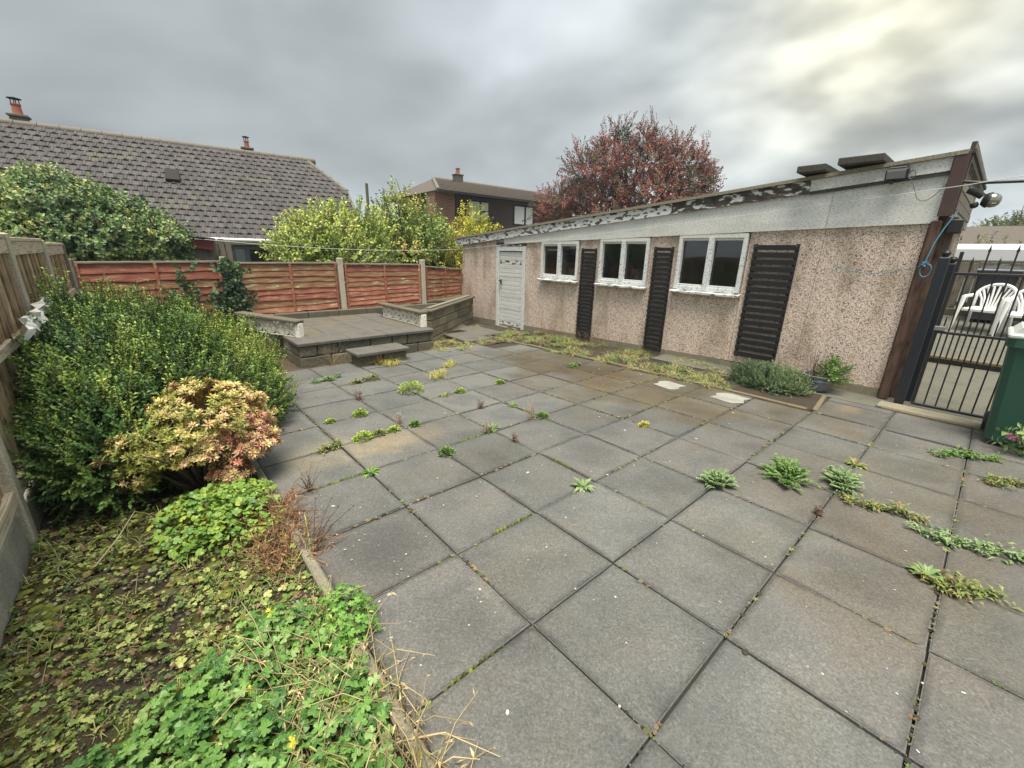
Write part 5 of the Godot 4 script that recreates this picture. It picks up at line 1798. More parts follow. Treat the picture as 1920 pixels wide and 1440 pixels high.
# ---------------------------------------------------------------- bushes
func build_bushes() -> void:
	# ivy bush over the fence
	var ivy := sprig(0.20, 4, 0.075, 0.062, 0.6, Color(0.4, 0.4, 0.3), Color(1.5, 1.4, 0.9), 0.4)
	var t := thing("ivy_bush", "huge rounded ivy bush leaning over the fence below the tiled roof", "bush", Vector3(-0.6, 0, -10.35))
	var b := MB.new()
	for k in 14:
		limb(b, Vector3(rf(-1.0, 1.0), 0, rf(-0.2, 0.2)), Vector3(rf(-1.3, 1.2), rf(1.4, 2.3), rf(-0.5, 0.5)), 0.035, 0.012)
	part("stem", b.done(), "bark", t)
	var blobs := [[-0.85, 1.70, 0.1, 0.6, 0.62, 0.7], [-0.2, 1.92, 0.0, 0.7, 0.62, 0.75], [0.45, 1.74, 0.1, 0.66, 0.55, 0.7], [0.95, 1.55, 0.15, 0.46, 0.42, 0.55], [-0.1, 1.5, 0.35, 1.2, 0.52, 0.6], [-1.3, 1.4, 0.3, 0.5, 0.55, 0.6]]
	foliage(t, "leaves", ivy, crown_points(blobs, 4200, 0.40, 0.35, 71, -0.5), 0.7, 1.15, [Color(0.05, 0.10, 0.06), Color(0.10, 0.17, 0.09), Color(0.17, 0.25, 0.13), Color(0.26, 0.32, 0.16)], 72, 0.25, 0.55)
	var tops := []
	for q in crown_points(blobs, 2600, 0.10, 0.35, 71, -0.5):
		if q[1].y > 0.35 and R.randf() < 0.75:
			tops.append(q)
	foliage(t, "flower_heads", sprig(0.13, 4, 0.04, 0.035, 0.8, Color(0.6, 0.6, 0.3)), tops, 0.7, 1.1, [Color(0.26, 0.32, 0.12), Color(0.42, 0.42, 0.19), Color(0.50, 0.44, 0.23)], 73, 0.9, 0.4)
	# ivy creeping down the red fence and its post
	var iv := sprig(0.10, 3, 0.065, 0.055, 0.4, Color(0.4, 0.35, 0.25), Color(1.1, 1.1, 0.95), 0.4)
	t = thing("climbing_ivy", "ivy climbing over a concrete post and the red fence behind the evergreen bush", "ivy", Vector3(1.2, 0, -9.05))
	b = MB.new()
	for k in 7:
		var x := rf(-0.12, 0.22)
		limb(b, Vector3(x, 0.2, 0), Vector3(x * 0.4, rf(0.9, 1.4), 0.03), 0.010, 0.004)
	limb(b, Vector3(0, 0.5, 0.02), Vector3(-0.95, 0.95, 0.02), 0.008, 0.003)
	part("stem", b.done(), "bark", t)
	var pts := []
	for k in 620:
		var y := rf(0.12, 1.36)
		var w := 0.06 + 0.20 * pow(1.0 - (y - 0.12) / 1.24, 0.8) + 0.07 * sin(y * 11.0) + 0.04 * sin(y * 27.0)
		var x := R.randfn() * w * 0.62 + 0.03 + 0.05 * sin(y * 7.0)
		pts.append([Vector3(x, y, 0.06 + rf(0, 0.10)), Vector3(rf(-0.3, 0.3), -0.2, 1)])
	for k in 420:
		var x := rf(-1.5, 0.25)
		var y := 0.36 + rf(-0.14, 0.14) + 0.08 * sin(x * 6.0) + (rf(0.0, 0.34) if absf(x + 0.72) < 0.2 and R.randf() < 0.6 else 0.0)
		pts.append([Vector3(x, y, 0.03 + rf(0, 0.05)), Vector3(rf(-0.3, 0.3), -0.2, 1)])
	for k in 26:
		pts.append([Vector3(-0.55 + rf(-0.16, 0.16), rf(0.75, 1.3), 0.03), Vector3(0, -0.2, 1)])
	foliage(t, "leaves", iv, pts, 0.5, 1.15, [Color(0.03, 0.065, 0.04), Color(0.07, 0.125, 0.065), Color(0.13, 0.20, 0.10), Color(0.20, 0.27, 0.13)], 75, -0.1, 0.7)
	# big small-leaved evergreen
	t = thing("evergreen_bush", "large small leaved evergreen bush filling the bed and spilling over the slabs", "bush", Vector3(0, 0, 0))
	b = MB.new()
	for k in 34:
		var a := Vector3(rf(-0.5, 0.25), -0.05, rf(-5.6, -3.7))
		limb(b, a, a + Vector3(rf(-0.35, 0.6), rf(0.35, 0.95), rf(-0.4, 0.4)), 0.014, 0.005)
	part("stem", b.done(), "bark", t)
	blobs = [[-0.46, 0.46, -5.4, 0.44, 0.58, 0.9], [-0.02, 0.42, -5.3, 0.56, 0.54, 0.9], [0.42, 0.24, -5.3, 0.55, 0.44, 0.9], [-0.38, 0.46, -4.4, 0.40, 0.46, 0.8], [0.05, 0.38, -4.5, 0.50, 0.42, 0.7], [-0.34, 0.25, -3.75, 0.38, 0.34, 0.5], [0.50, 0.14, -4.65, 0.38, 0.32, 0.55], [0.10, 0.18, -3.9, 0.36, 0.28, 0.4]]
	var small := sprig(0.17, 8, 0.030, 0.017, 1.0, Color(0.45, 0.35, 0.2), Color(1.55, 1.45, 0.95), 0.3)
	var small2 := sprig(0.22, 10, 0.027, 0.015, 0.8, Color(0.45, 0.35, 0.2), Color(1.3, 1.25, 0.9), 0.35)
	var p1 := []
	var p2 := []
	for q in crown_points(blobs, 10500, 0.50, 0.42, 81, -0.42, -0.06):
		var p: Vector3 = q[0]
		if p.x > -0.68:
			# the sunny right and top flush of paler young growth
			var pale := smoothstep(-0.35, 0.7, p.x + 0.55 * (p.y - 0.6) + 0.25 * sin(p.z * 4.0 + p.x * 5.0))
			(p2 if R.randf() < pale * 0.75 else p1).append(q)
	for q in crown_points(blobs, 260, 0.06, 0.42, 81, -0.2, 0.3):
		if q[1].y > 0.2:
			for j in 3:
				p2.append([q[0] + (q[1] * 0.5 + Vector3.UP * 0.5) * 0.045 * j, (q[1] * 0.5 + Vector3.UP).normalized()])
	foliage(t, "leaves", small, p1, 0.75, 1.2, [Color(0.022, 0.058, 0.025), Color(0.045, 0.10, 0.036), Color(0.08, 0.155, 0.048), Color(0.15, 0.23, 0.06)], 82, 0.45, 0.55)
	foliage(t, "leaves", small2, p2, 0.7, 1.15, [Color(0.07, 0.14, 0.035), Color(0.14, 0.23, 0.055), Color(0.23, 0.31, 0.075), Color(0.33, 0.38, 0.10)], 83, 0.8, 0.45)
	# salmon and lime shrub in front
	t = thing("autumn_shrub", "low spreading shrub with salmon and yellow leaf rosettes in front of the evergreen bush", "shrub", Vector3(0.09, 0, -3.35))
	b = MB.new()
	for k in 46:
		var a := rf(0, TAU)
		var r := rf(0.1, 0.5)
		limb(b, Vector3(cos(a) * 0.05, 0.0, sin(a) * 0.05), Vector3(cos(a) * r, rf(0.22, 0.55), sin(a) * r * 0.8), 0.011, 0.004, 0.15)
	part("stem", b.done(), "bark", t)
	var ro := MB.new()
	for k in 13:
		var a := k * 2.4
		var f := k / 13.0
		var v := R.randf_range(0.8, 1.15)
		ro.col = Color(v, v, v).lerp(Color(v * 1.2, v * 1.05, v * 0.9), f) * 0.6
		ro.leaf(Vector3(0, 0.03 * f, 0), Vector3(cos(a), 0.25 + 0.9 * f, sin(a)), Vector3.UP, 0.05 - 0.015 * f, 0.015, 0.15, 0.15, 0.55)
	ro.col = Color(0.4, 0.2, 0.15)
	ro.tube([Vector3(0, -0.08, 0), Vector3(0, 0.03, 0)], [0.003], 4, false)
	var rosette := ro.done()
	blobs = [[0.02, 0.47, -0.02, 0.29, 0.14, 0.28], [-0.19, 0.38, 0.05, 0.21, 0.11, 0.20], [0.21, 0.48, -0.10, 0.24, 0.16, 0.26], [0.29, 0.25, 0.08, 0.16, 0.14, 0.20], [0.10, 0.56, -0.15, 0.21, 0.11, 0.22], [-0.30, 0.23, 0.12, 0.08, 0.07, 0.1], [0.36, 0.33, -0.08, 0.14, 0.17, 0.18], [0.14, 0.11, 0.18, 0.12, 0.08, 0.12], [-0.02, 0.33, 0.18, 0.14, 0.06, 0.12]]
	foliage(t, "leaf_rosettes", rosette, crown_points(blobs, 1900, 0.40, 0.6, 91, -0.28), 0.5, 1.0, [Color(0.24, 0.29, 0.07), Color(0.45, 0.45, 0.14), Color(0.60, 0.53, 0.26), Color(0.58, 0.40, 0.27), Color(0.50, 0.23, 0.19), Color(0.60, 0.52, 0.25), Color(0.36, 0.36, 0.10)], 92, 0.8, 0.4)
	# grey green cushion and pot plants at the garage foot
	t = thing("lavender_bush", "low grey green cushion bush at the garage foot under the widest black panel", "bush", Vector3(6.0, -0.02, -1.68))
	foliage(t, "leaves", sprig(0.13, 7, 0.028, 0.010, 1.0, Color(0.5, 0.5, 0.4), Color(1.2, 1.2, 1.1)), crown_points([[0.02, 0.06, 0, 0.24, 0.17, 0.27], [0.1, 0.05, -0.25, 0.20, 0.14, 0.20], [0.08, 0.05, 0.22, 0.20, 0.12, 0.18]], 1500, 0.5, 0.3, 95), 0.7, 1.15, [Color(0.07, 0.12, 0.06), Color(0.13, 0.19, 0.09), Color(0.20, 0.26, 0.13)], 96, 0.8, 0.4)
	t = thing("pot_plant", "tuft of brown dry stems and fresh green leaves growing in the speckled pot", "plant", Vector3(6.36, 0.17, -1.24))
	var d := MB.new()
	for k in 40:
		var a := rf(0, TAU)
		var r := rf(0.0, 0.10)
		var p := Vector3(cos(a) * r - 0.03, 0, sin(a) * r - 0.04)
		d.col = Color(0.11, 0.06, 0.045) * rf(0.7, 1.3)
		var top := p + Vector3(rf(-0.06, 0.06), rf(0.12, 0.36), rf(-0.06, 0.06))
		d.tube([p, p.lerp(top, 0.5) + rdir() * 0.01, top], [0.0028, 0.002, 0.001], 3, false)
		for j in 3:
			d.leaf(p.lerp(top, rf(0.3, 1.0)), rdir(), Vector3.UP, 0.022, 0.007)
	part("dry_stems", d.done(), "twig", t)
	foliage(t, "leaves", sprig(0.11, 5, 0.040, 0.02, 0.8), crown_points([[0.05, 0.06, 0.15, 0.10, 0.14, 0.10], [0.0, 0.02, 0.12, 0.08, 0.08, 0.08]], 130, 0.6, 0.3, 97), 0.7, 1.1, [Color(0.08, 0.16, 0.05), Color(0.16, 0.26, 0.07)], 98, 0.6, 0.5)


# ---------------------------------------------------------------- bed plants
func lobed_leaf(lobes: int, depth: float, stalk: float) -> ArrayMesh:
	# a rounded leaf cut into toothed lobes, on a stalk that rises from the origin; one unit across
	var b := MB.new()
	var top := Vector3(0, stalk, 0.0)
	b.col = Color(0.6, 0.6, 0.42)
	b.tube([Vector3.ZERO, Vector3(0.02, stalk * 0.6, -0.05), top], [0.022, 0.018, 0.014], 3, false)
	var k := lobes * 4 + 1
	var ring := []
	for i in k:
		var f := i / float(k - 1)
		var a := -PI * 0.5 + (f - 0.5) * TAU * 0.88 + PI
		var lob := absf(sin(f * lobes * PI))
		var r := 0.5 * (1.0 - depth + depth * pow(lob, 0.5)) * (0.80 + 0.2 * sin(f * PI))
		r *= 1.0 + 0.07 * sin(i * 2.1)
		ring.append(top + Vector3(cos(a) * r, 0.10 * r * sin(f * lobes * TAU) - 0.22 * r * r + 0.06 * r, -sin(a) * r))
	for i in k - 1:
		b.col = Color(0.6, 0.6, 0.6) * (0.92 if i % 2 else 1.1)
		b.tri(top, ring[i + 1], ring[i])
	return b.done()


func build_bed_plants() -> void:
	var leafy := [lobed_leaf(5, 0.42, 0.9), lobed_leaf(7, 0.30, 0.8), lobed_leaf(3, 0.35, 0.7)]
	var wob := FastNoiseLite.new()
	wob.seed = 111
	wob.frequency = 2.2
	# bright leafy patch that fills the near end of the bed
	var area := PackedVector2Array([Vector2(0.26, -1.80), Vector2(0.36, -1.45), Vector2(0.37, -1.0), Vector2(0.37, 0.6), Vector2(-0.70, 0.6), Vector2(-0.62, -1.42), Vector2(-0.35, -1.55), Vector2(0.02, -1.72)])
	var xs := [[], [], []]
	var cs := [[], [], []]
	for k in 9500:
		var x := rf(-0.72, 0.40)
		var z := rf(-1.95, 0.6)
		var ed := 0.10 * wob.get_noise_2d(x * 2.0, z * 2.0)
		if not Geometry2D.is_point_in_polygon(Vector2(x + ed, z + ed), area):
			continue
		if z > -0.6 and R.randf() < 0.6:
			continue
		var m := R.randi_range(0, 2)
		var s := rf(0.026, 0.054) * (0.8 + 0.4 * R.randf())
		var y := -0.03 + rf(0.0, 0.085) + 0.045 * wob.get_noise_2d(x * 3.0, z * 3.0)
		var d := (Vector3.UP + rdir() * 0.62 + Vector3(0.05, 0, 0.05)).normalized()
		xs[m].append(frame(d, Vector3(x, y, z), s))
		var c := mixc([Color(0.045, 0.12, 0.03), Color(0.10, 0.23, 0.05), Color(0.17, 0.32, 0.07), Color(0.30, 0.43, 0.17)], 0.45 + 0.5 * wob.get_noise_2d(x * 2.0 + 9.0, z * 2.0) + rf(-0.35, 0.35))
		if R.randf() < 0.018:
			c = Color(0.50, 0.46, 0.05)
		cs[m].append(c)
	var gc := thing("leafy_ground_cover", "bright green lobed leaves covering the near end of the planting bed", "ground cover")
	gc.set_meta("kind", "stuff")
	for m in 3:
		multi("leaves", leafy[m], "leaf", xs[m], cs[m], gc)
	# yellow green patch below the autumn shrub
	xs = [[], [], []]
	cs = [[], [], []]
	var rounded := lobed_leaf(3, 0.22, 1.0)
	for k in 1900:
		var a := rf(0, TAU)
		var r := sqrt(R.randf())
		var x := 0.14 + cos(a) * r * 0.34
		var z := -2.80 + sin(a) * r * 0.40
		if x > 0.43 or wob.get_noise_2d(x * 2.5, z * 2.5) < -0.35 * (1.4 - r):
			continue
		var h := 0.16 * (1.0 - r * r)
		xs[0].append(frame((Vector3.UP + rdir() * 0.65).normalized(), Vector3(x, -0.03 + h * rf(0.3, 1.0) + rf(0, 0.045), z), 0.018 + 0.03 * R.randf()))
		var c := mixc([Color(0.075, 0.17, 0.03), Color(0.15, 0.28, 0.045), Color(0.26, 0.36, 0.06), Color(0.46, 0.44, 0.07)], 0.38 + 0.5 * wob.get_noise_2d(x * 4.0, z * 4.0 + 7.0) + rf(-0.3, 0.35))
		cs[0].append(c)
	gc = thing("yellowing_ground_cover", "patch of round yellow green leaves at the foot of the autumn shrub", "ground cover")
	gc.set_meta("kind", "stuff")
	multi("leaves", rounded, "leaf", xs[0], cs[0], gc)
	# scattered seedlings and weeds on the bare bed
	var seedling := MB.new()
	for k in 7:
		var a := k * 2.4
		var v := rf(0.8, 1.2)
		seedling.col = Color(v, v, v) * 0.6
		seedling.leaf(Vector3.ZERO, Vector3(cos(a), 0.35 + 0.1 * (k % 3), sin(a)), Vector3.UP, rf(0.7, 1.1), 0.62, 0.2, 0.1, 0.6)
	var sm := seedling.done()
	xs = [[], []]
	cs = [[], []]
	for k in 12500:
		var x := rf(-0.70, 0.40)
		var z := rf(-3.3, -1.2)
		var dens := 0.42 + 0.9 * wob.get_noise_2d(x * 1.6 + 30.0, z * 1.6) + 0.35 * smoothstep(-2.6, -1.6, z)
		if R.randf() > dens:
			continue
		var c := mixc([Color(0.05, 0.09, 0.025), Color(0.13, 0.20, 0.045), Color(0.27, 0.34, 0.09), Color(0.44, 0.47, 0.16)], R.randf())
		if R.randf() < 0.16:
			c = Color(0.19, 0.12, 0.06)
		if R.randf() < 0.10:
			xs[1].append(frame((Vector3.UP + rdir() * 0.5).normalized(), Vector3(x, -0.03 + rf(0, 0.03), z), 0.014 + 0.034 * pow(R.randf(), 2.0)))
			cs[1].append(c)
		else:
			xs[0].append(frame((Vector3.UP + rdir() * 0.3).normalized(), Vector3(x, -0.025 + rf(0, 0.02), z), 0.004 + 0.016 * pow(R.randf(), 2.2)))
			cs[0].append(c)
	gc = thing("bed_seedlings", "small pale weeds and seedlings sprinkled over the mossy bed soil", "weeds")
	gc.set_meta("kind", "stuff")
	multi("rosettes", sm, "leaf", xs[0], cs[0], gc)
	multi("leaves", leafy[2], "leaf", xs[1], cs[1], gc)
	# dead leaves and crumbs
	var dead := MB.new()
	dead.col = Color(0.6, 0.6, 0.6)
	dead.leaf(Vector3(0, 0, -0.5), Vector3(0, 0.1, 1), Vector3.UP, 1.0, 0.6, 0.25, 0.3)
	var dx := []
	var dc := []
	for k in 1900:
		var x := rf(-0.70, 0.44)
		var z := rf(-4.2, -1.0)
		if R.randf() > 0.45 + wob.get_noise_2d(x * 2.0 - 20.0, z * 2.0):
			continue
		dx.append(frame((Vector3.UP + rdir() * 0.6).normalized(), Vector3(x, -0.022 + rf(0, 0.012), z), rf(0.012, 0.034)))
		dc.append(mixc([Color(0.05, 0.03, 0.02), Color(0.12, 0.08, 0.05), Color(0.24, 0.17, 0.11), Color(0.46, 0.39, 0.29)], R.randf()))
	gc = thing("leaf_litter", "brown dead leaves and crumbs lying on the dark bed soil", "leaf litter")
	gc.set_meta("kind", "stuff")
	multi("dead_leaves", dead.done(), "dull_leaf", dx, dc, gc)
	var bits := MB.new()
	for k in 260:
		var p := Vector3(rf(-0.70, 0.40), -0.015, rf(-3.4, -1.5))
		var a := rf(0, TAU)
		var l := rf(0.03, 0.16)
		bits.col = mixc([Color(0.06, 0.04, 0.03), Color(0.20, 0.14, 0.09), Color(0.42, 0.34, 0.22)], R.randf())
		var e := p + Vector3(cos(a) * l, rf(0.0, 0.05), sin(a) * l)
		bits.tube([p, p.lerp(e, 0.5) + Vector3(0, rf(0, 0.012), 0), e], [0.002, 0.0016, 0.001], 3, false)
	for k in 150:
		var p := Vector3(rf(-0.70, 0.40), -0.02, rf(-3.2, -1.6))
		var g := rf(0.6, 1.3)
		bits.col = mixc([Color(0.10, 0.18, 0.04), Color(0.24, 0.31, 0.09), Color(0.40, 0.38, 0.16)], R.randf())
		for j in 5:
			bits.blade(p + Vector3(rf(-0.015, 0.015), 0, rf(-0.015, 0.015)), Vector3(rf(-0.8, 0.8), 1.0, rf(-0.8, 0.8)), rf(0.03, 0.09) * g, 0.004, rf(0.3, 0.9))
	for k in 240:
		bits.col = mixc([Color(0.07, 0.055, 0.045), Color(0.16, 0.14, 0.12), Color(0.36, 0.34, 0.30)], pow(R.randf(), 2.0))
		var r := rf(0.004, 0.014)
		bits.box(Vector3(rf(-0.70, 0.40), -0.022, rf(-3.4, -1.4)), Vector3(r * 1.5, r, r * 1.2), Basis(rdir(), rf(0, 3)), r * 0.25)
	part("twigs_and_crumbs", bits.done(), "twig", gc, Transform3D(), "stuff")
	# hummocks of moss
	var hump := MB.new()
	hump.col = Color(0.6, 0.6, 0.6)
	hump.lathe([Vector2(1.0, -0.3), Vector2(0.9, 0.15), Vector2(0.6, 0.42), Vector2(0.25, 0.55), Vector2(0, 0.57)], 8)
	var hx := []
	var hc := []
	for k in 5200:
		var x := rf(-0.70, 0.38)
		var z := rf(-3.3, -1.2)
		if R.randf() > 0.25 + 1.5 * wob.get_noise_2d(x * 1.3 + 70.0, z * 1.3):
			continue
		var r := 0.004 + 0.020 * pow(R.randf(), 2.0)
		hx.append(Transform3D(Basis(Vector3.UP, rf(0, TAU)).scaled(Vector3(r * rf(0.8, 1.5), r * rf(0.4, 0.9), r)), Vector3(x, -0.03 + rf(-0.004, 0.012), z)))
		hc.append(mixc([Color(0.06, 0.07, 0.015), Color(0.14, 0.16, 0.025), Color(0.26, 0.27, 0.04), Color(0.10, 0.08, 0.05)], R.randf()))
	multi("moss_hummocks", hump.done(), "moss", hx, hc, gc)
	# parsley-like clump on the edging
	var t := thing("herb_clump", "dense bright green herb clump bulging over the edging onto the slabs", "plant", Vector3(0.42, -0.02, -1.55))
	var px := []
	var pc := []
	for q in crown_points([[0, 0.04, 0, 0.13, 0.15, 0.17]], 520, 0.4, 0.3, 121):
		px.append(frame((q[1] + Vector3.UP * 0.6 + rdir() * 0.35).normalized(), q[0] - q[1] * 0.02, rf(0.022, 0.036)))
		pc.append(mixc([Color(0.08, 0.20, 0.03), Color(0.14, 0.31, 0.05), Color(0.22, 0.40, 0.08)], R.randf()))
	multi("leaves", leafy[0], "leaf", px, pc, t)
	# tangles of dry straw along the edging
	for s in [["dry_stems", "tangle of pale dry stems lying along the near bed edging", 0.27, -1.12, 0.17, 0.50, 300, 0.36, Color(0.46, 0.37, 0.20)], ["dry_stems", "brown brittle stems and seed heads on the bed edge by the autumn shrub", 0.36, -2.45, 0.13, 0.36, 420, 0.24, Color(0.30, 0.17, 0.09)]]:
		var b := MB.new()
		for k in s[6]:
			var p := Vector3(rf(-s[4], s[4]), -0.03, rf(-s[5], s[5]))
			var d := (Vector3(rf(-0.7, 0.7), rf(0.1, 0.9), rf(-0.9, 0.9))).normalized()
			var l: float = s[7] * rf(0.4, 1.15)
			var v := rf(0.45, 1.35)
			b.col = Color(s[8].r * v, s[8].g * v, s[8].b * v)
			var e := p + d * l
			e.y = maxf(e.y - l * 0.25, 0.0)
			b.tube([p, p + d * l * 0.5 + Vector3(0, l * 0.08, 0), e], [0.003, 0.0024, 0.0012], 3, false)
			for j in 3:
				b.col = Color(s[8].r * v * 1.1, s[8].g * v * 1.05, s[8].b * v)
				b.leaf(p.lerp(e, rf(0.3, 1.0)) + Vector3(0, 0.01, 0), rdir(), Vector3.UP, rf(0.012, 0.035), rf(0.004, 0.010), 0.3)
		for k in (190 if s[3] > -2.0 else 40):
			b.col = mixc([Color(0.12, 0.20, 0.05), Color(0.26, 0.32, 0.08), Color(0.42, 0.38, 0.12)], R.randf())
			b.blade(Vector3(rf(-s[4], s[4]) * 1.1, -0.03, rf(-s[5], s[5])), Vector3(rf(-0.5, 0.5), 1.0, rf(-0.6, 0.6)), rf(0.08, 0.20), rf(0.005, 0.011), rf(0.3, 0.8))
		solo(s[0], b.done(), "twig", s[1], "dry plant", Vector3(s[2], 0, s[3]), "", "stuff")
	# grass and broad blades among the straw
	# one pale twig on the soil, a bare forked seed stalk over the slabs
	var b := MB.new()
	b.col = Color(0.38, 0.31, 0.24)
	b.tube([Vector3(-0.44, 0.0, -2.72), Vector3(-0.34, 0.05, -2.86), Vector3(-0.26, 0.10, -3.02)], [0.004, 0.0035, 0.002], 5)
	b.tube([Vector3(-0.26, 0.10, -3.02), Vector3(-0.21, 0.06, -3.03), Vector3(-0.17, 0.0, -3.0)], [0.002, 0.0015], 4)
	solo("fallen_twig", b.done(), "twig", "pale bent twig propped on the bare soil below the evergreen bush", "twig")
	b = MB.new()
	b.col = Color(0.075, 0.045, 0.035)
	for k in 6:
		var p := Vector3(0.46, 0.02, -2.12)
		var e := Vector3(0.56 + 0.035 * k + rf(-0.03, 0.03), 0.10 + rf(0.0, 0.09), -2.12 - 0.05 * ((k * 5) % 6) - rf(0, 0.06))
		b.tube([p, p.lerp(e, 0.5) + Vector3(0, 0.03, 0), e], [0.0028, 0.002, 0.001], 4, false)
		b.lathe([Vector2(0, -0.006), Vector2(0.006, 0), Vector2(0, 0.007)], 6, e)
		for j in 4:
			b.leaf(p.lerp(e, 0.2 + 0.15 * j) + Vector3(0, 0.02, 0), rdir(), Vector3.UP, 0.02, 0.006)
	solo("seed_stalks", b.done(), "twig", "dark branching seed stalks leaning from the bed out over the slabs", "dry plant")
	# broken white stone chips by the straw
	for k in 3:
		b = MB.new()
		b.box(Vector3.ZERO, Vector3(rf(0.03, 0.06), 0.03, rf(0.03, 0.07)), Basis(rdir(), rf(0, 2)), 0.012)
		solo("stone_chip", b.done(), "lichen", ["broad white stone chip in the straw at the near bed edge", "small white stone chip beside the edging", "pale stone chip half under dry stems"][k], "stone", Vector3(0.30 + 0.05 * k, -0.01, -0.98 + 0.07 * k), "white stone chips")


# ---------------------------------------------------------------- weeds in the joints
func weed(kind: String, at: Vector3, s: float, pal: Array, label: String, turn := 0.0, lon := 1.0) -> void:
	var b := MB.new()
	var cat := "weed"
	match kind:
		"mound":
			for k in int(420 * clampf(s / 0.12, 0.35, 1.3)):
				var d := rdir()
				d.y = absf(d.y)
				var p := Vector3(d.x * s * lon, d.y * s * 0.85, d.z * s) * (1.0 - 0.45 * R.randf())
				b.col = mixc(pal, R.randf())
				b.leaf(p, (d + Vector3.UP * 0.3 + rdir() * 0.5), Vector3.UP + d * 0.5, rf(0.016, 0.030), rf(0.012, 0.02), 0.2)
		"rosette":
			for k in 22:
				var a := k * 2.4
				var d := Vector3(cos(a), rf(0.15, 0.9) * (0.4 + k / 22.0), sin(a))
				b.col = mixc(pal, R.randf())
				b.leaf(Vector3(cos(a) * 0.01, 0, sin(a) * 0.01), d, Vector3.UP, s * rf(0.7, 1.15), s * rf(0.22, 0.32), 0.28, 0.12, 0.6)
		"tuft":
			for k in int(90 * lon):
				b.col = mixc(pal, R.randf())
				b.blade(Vector3(rf(-s, s) * lon, 0, rf(-s, s) * 0.45), Vector3(rf(-0.8, 0.8), rf(0.5, 1.2), rf(-0.8, 0.8)), rf(0.5, 1.15) * s * 1.3, rf(0.004, 0.008), rf(0.3, 0.9))
		"dry":
			cat = "dry weed"
			for k in 16:
				var p := Vector3(rf(-0.02, 0.02), 0, rf(-0.02, 0.02))
				var e := Vector3(rf(-0.5, 0.5) * s * 0.8, rf(0.35, 1.0) * s, rf(-0.5, 0.5) * s * 0.8)
				b.col = mixc(pal, R.randf())
				b.tube([p, p.lerp(e, 0.5) + rdir() * 0.008, e], [0.0022, 0.0016, 0.0008], 3, false)
				for j in 7:
					b.col = mixc(pal, R.randf())
					b.leaf(p.lerp(e, rf(0.35, 1.0)), rdir() + Vector3.UP * 0.3, Vector3.UP, rf(0.008, 0.02), rf(0.004, 0.009), 0.3)
			for k in 14:
				b.col = mixc(pal, R.randf())
				b.leaf(Vector3(rf(-1, 1) * s * 0.25, 0.004, rf(-1, 1) * s * 0.25), Vector3(rf(-1, 1), 0.2, rf(-1, 1)), Vector3.UP, rf(0.015, 0.03), 0.01, 0.1)
		"trail":
			for k in int(420 * lon * s / 0.1):
				var f := clampf(R.randfn() * 0.14 + [-0.75, -0.3, 0.1, 0.62, -0.1][k % 5] + 0.15 * sin(at.x * 7.0 + k % 5), -1.2, 1.2)
				var w := s * (1.0 + 0.6 * sin(f * 5.0 + at.z * 9.0))
				var p := Vector3(f * s * 2.6 * lon, rf(0.0, 0.03 + 0.02 * sin(f * 7.0 + at.x * 5.0)), R.randfn() * 0.30 * w + 0.25 * s * sin(f * 4.0 + at.x))
				b.col = mixc(pal, R.randf())
				b.leaf(p, Vector3(rf(-1, 1), rf(0.1, 0.7), rf(-1, 1)), Vector3.UP, rf(0.022, 0.055), rf(0.010, 0.018), 0.3, 0.15, 0.6)
		"ferny":
			for k in int(95 * s / 0.12):
				var a := rf(0, TAU)
				var r := s * R.randf()
				var c := Vector3(cos(a) * r * lon, rf(0.0, 0.03), sin(a) * r * 0.7)
				var d := (Vector3(cos(a) * r / s, 0.9, sin(a) * r / s) + rdir() * 0.45).normalized()
				var l := rf(0.06, 0.11)
				var side := d.cross(Vector3.UP).normalized()
				for j in 7:
					var f := j / 6.0
					b.col = mixc(pal, R.randf())
					var q := c + d * l * f - Vector3(0, f * f * l * 0.35, 0)
					for g in [-1, 1]:
						b.leaf(q, d + side * g * 1.1, Vector3.UP, 0.030 * (1.1 - f * 0.6), 0.014, 0.2)
		"moss":
			cat = "moss"
			for k in int(10 * lon):
				var f := (k + 0.5) / (10 * lon) - 0.5
				b.col = mixc(pal, R.randf())
				var r := s * rf(0.6, 1.2) * (1.0 - 1.2 * f * f)
				b.lathe([Vector2(r * 1.2, -0.004), Vector2(r, 0.006), Vector2(r * 0.6, 0.012), Vector2(0, 0.014)], 9, Vector3(f * lon * 0.28, 0, rf(-0.005, 0.005)))
	# root it in the nearest joint
	var jx := 0.45 + 0.612 * roundf((at.x - 0.45) / 0.612)
	var jz := 0.18 - 0.6 * roundf((0.18 - at.z) / 0.6)
	if at.z > -5.9 and at.x < 5.6:
		if absf(jx - at.x) < absf(jz - at.z):
			at.x = jx
		else:
			at.z = jz
	var m := "leaf"
	if kind == "dry": m = "dull_leaf"
	if kind == "moss": m = "moss"
	var o := solo("weed" if cat != "moss" else "moss", b.done(), m, label, cat, at + Vector3(0, fall(at.z), 0), "weeds in the paving joints" if cat != "moss" else "moss in the paving joints")
	o.rotation.y = turn


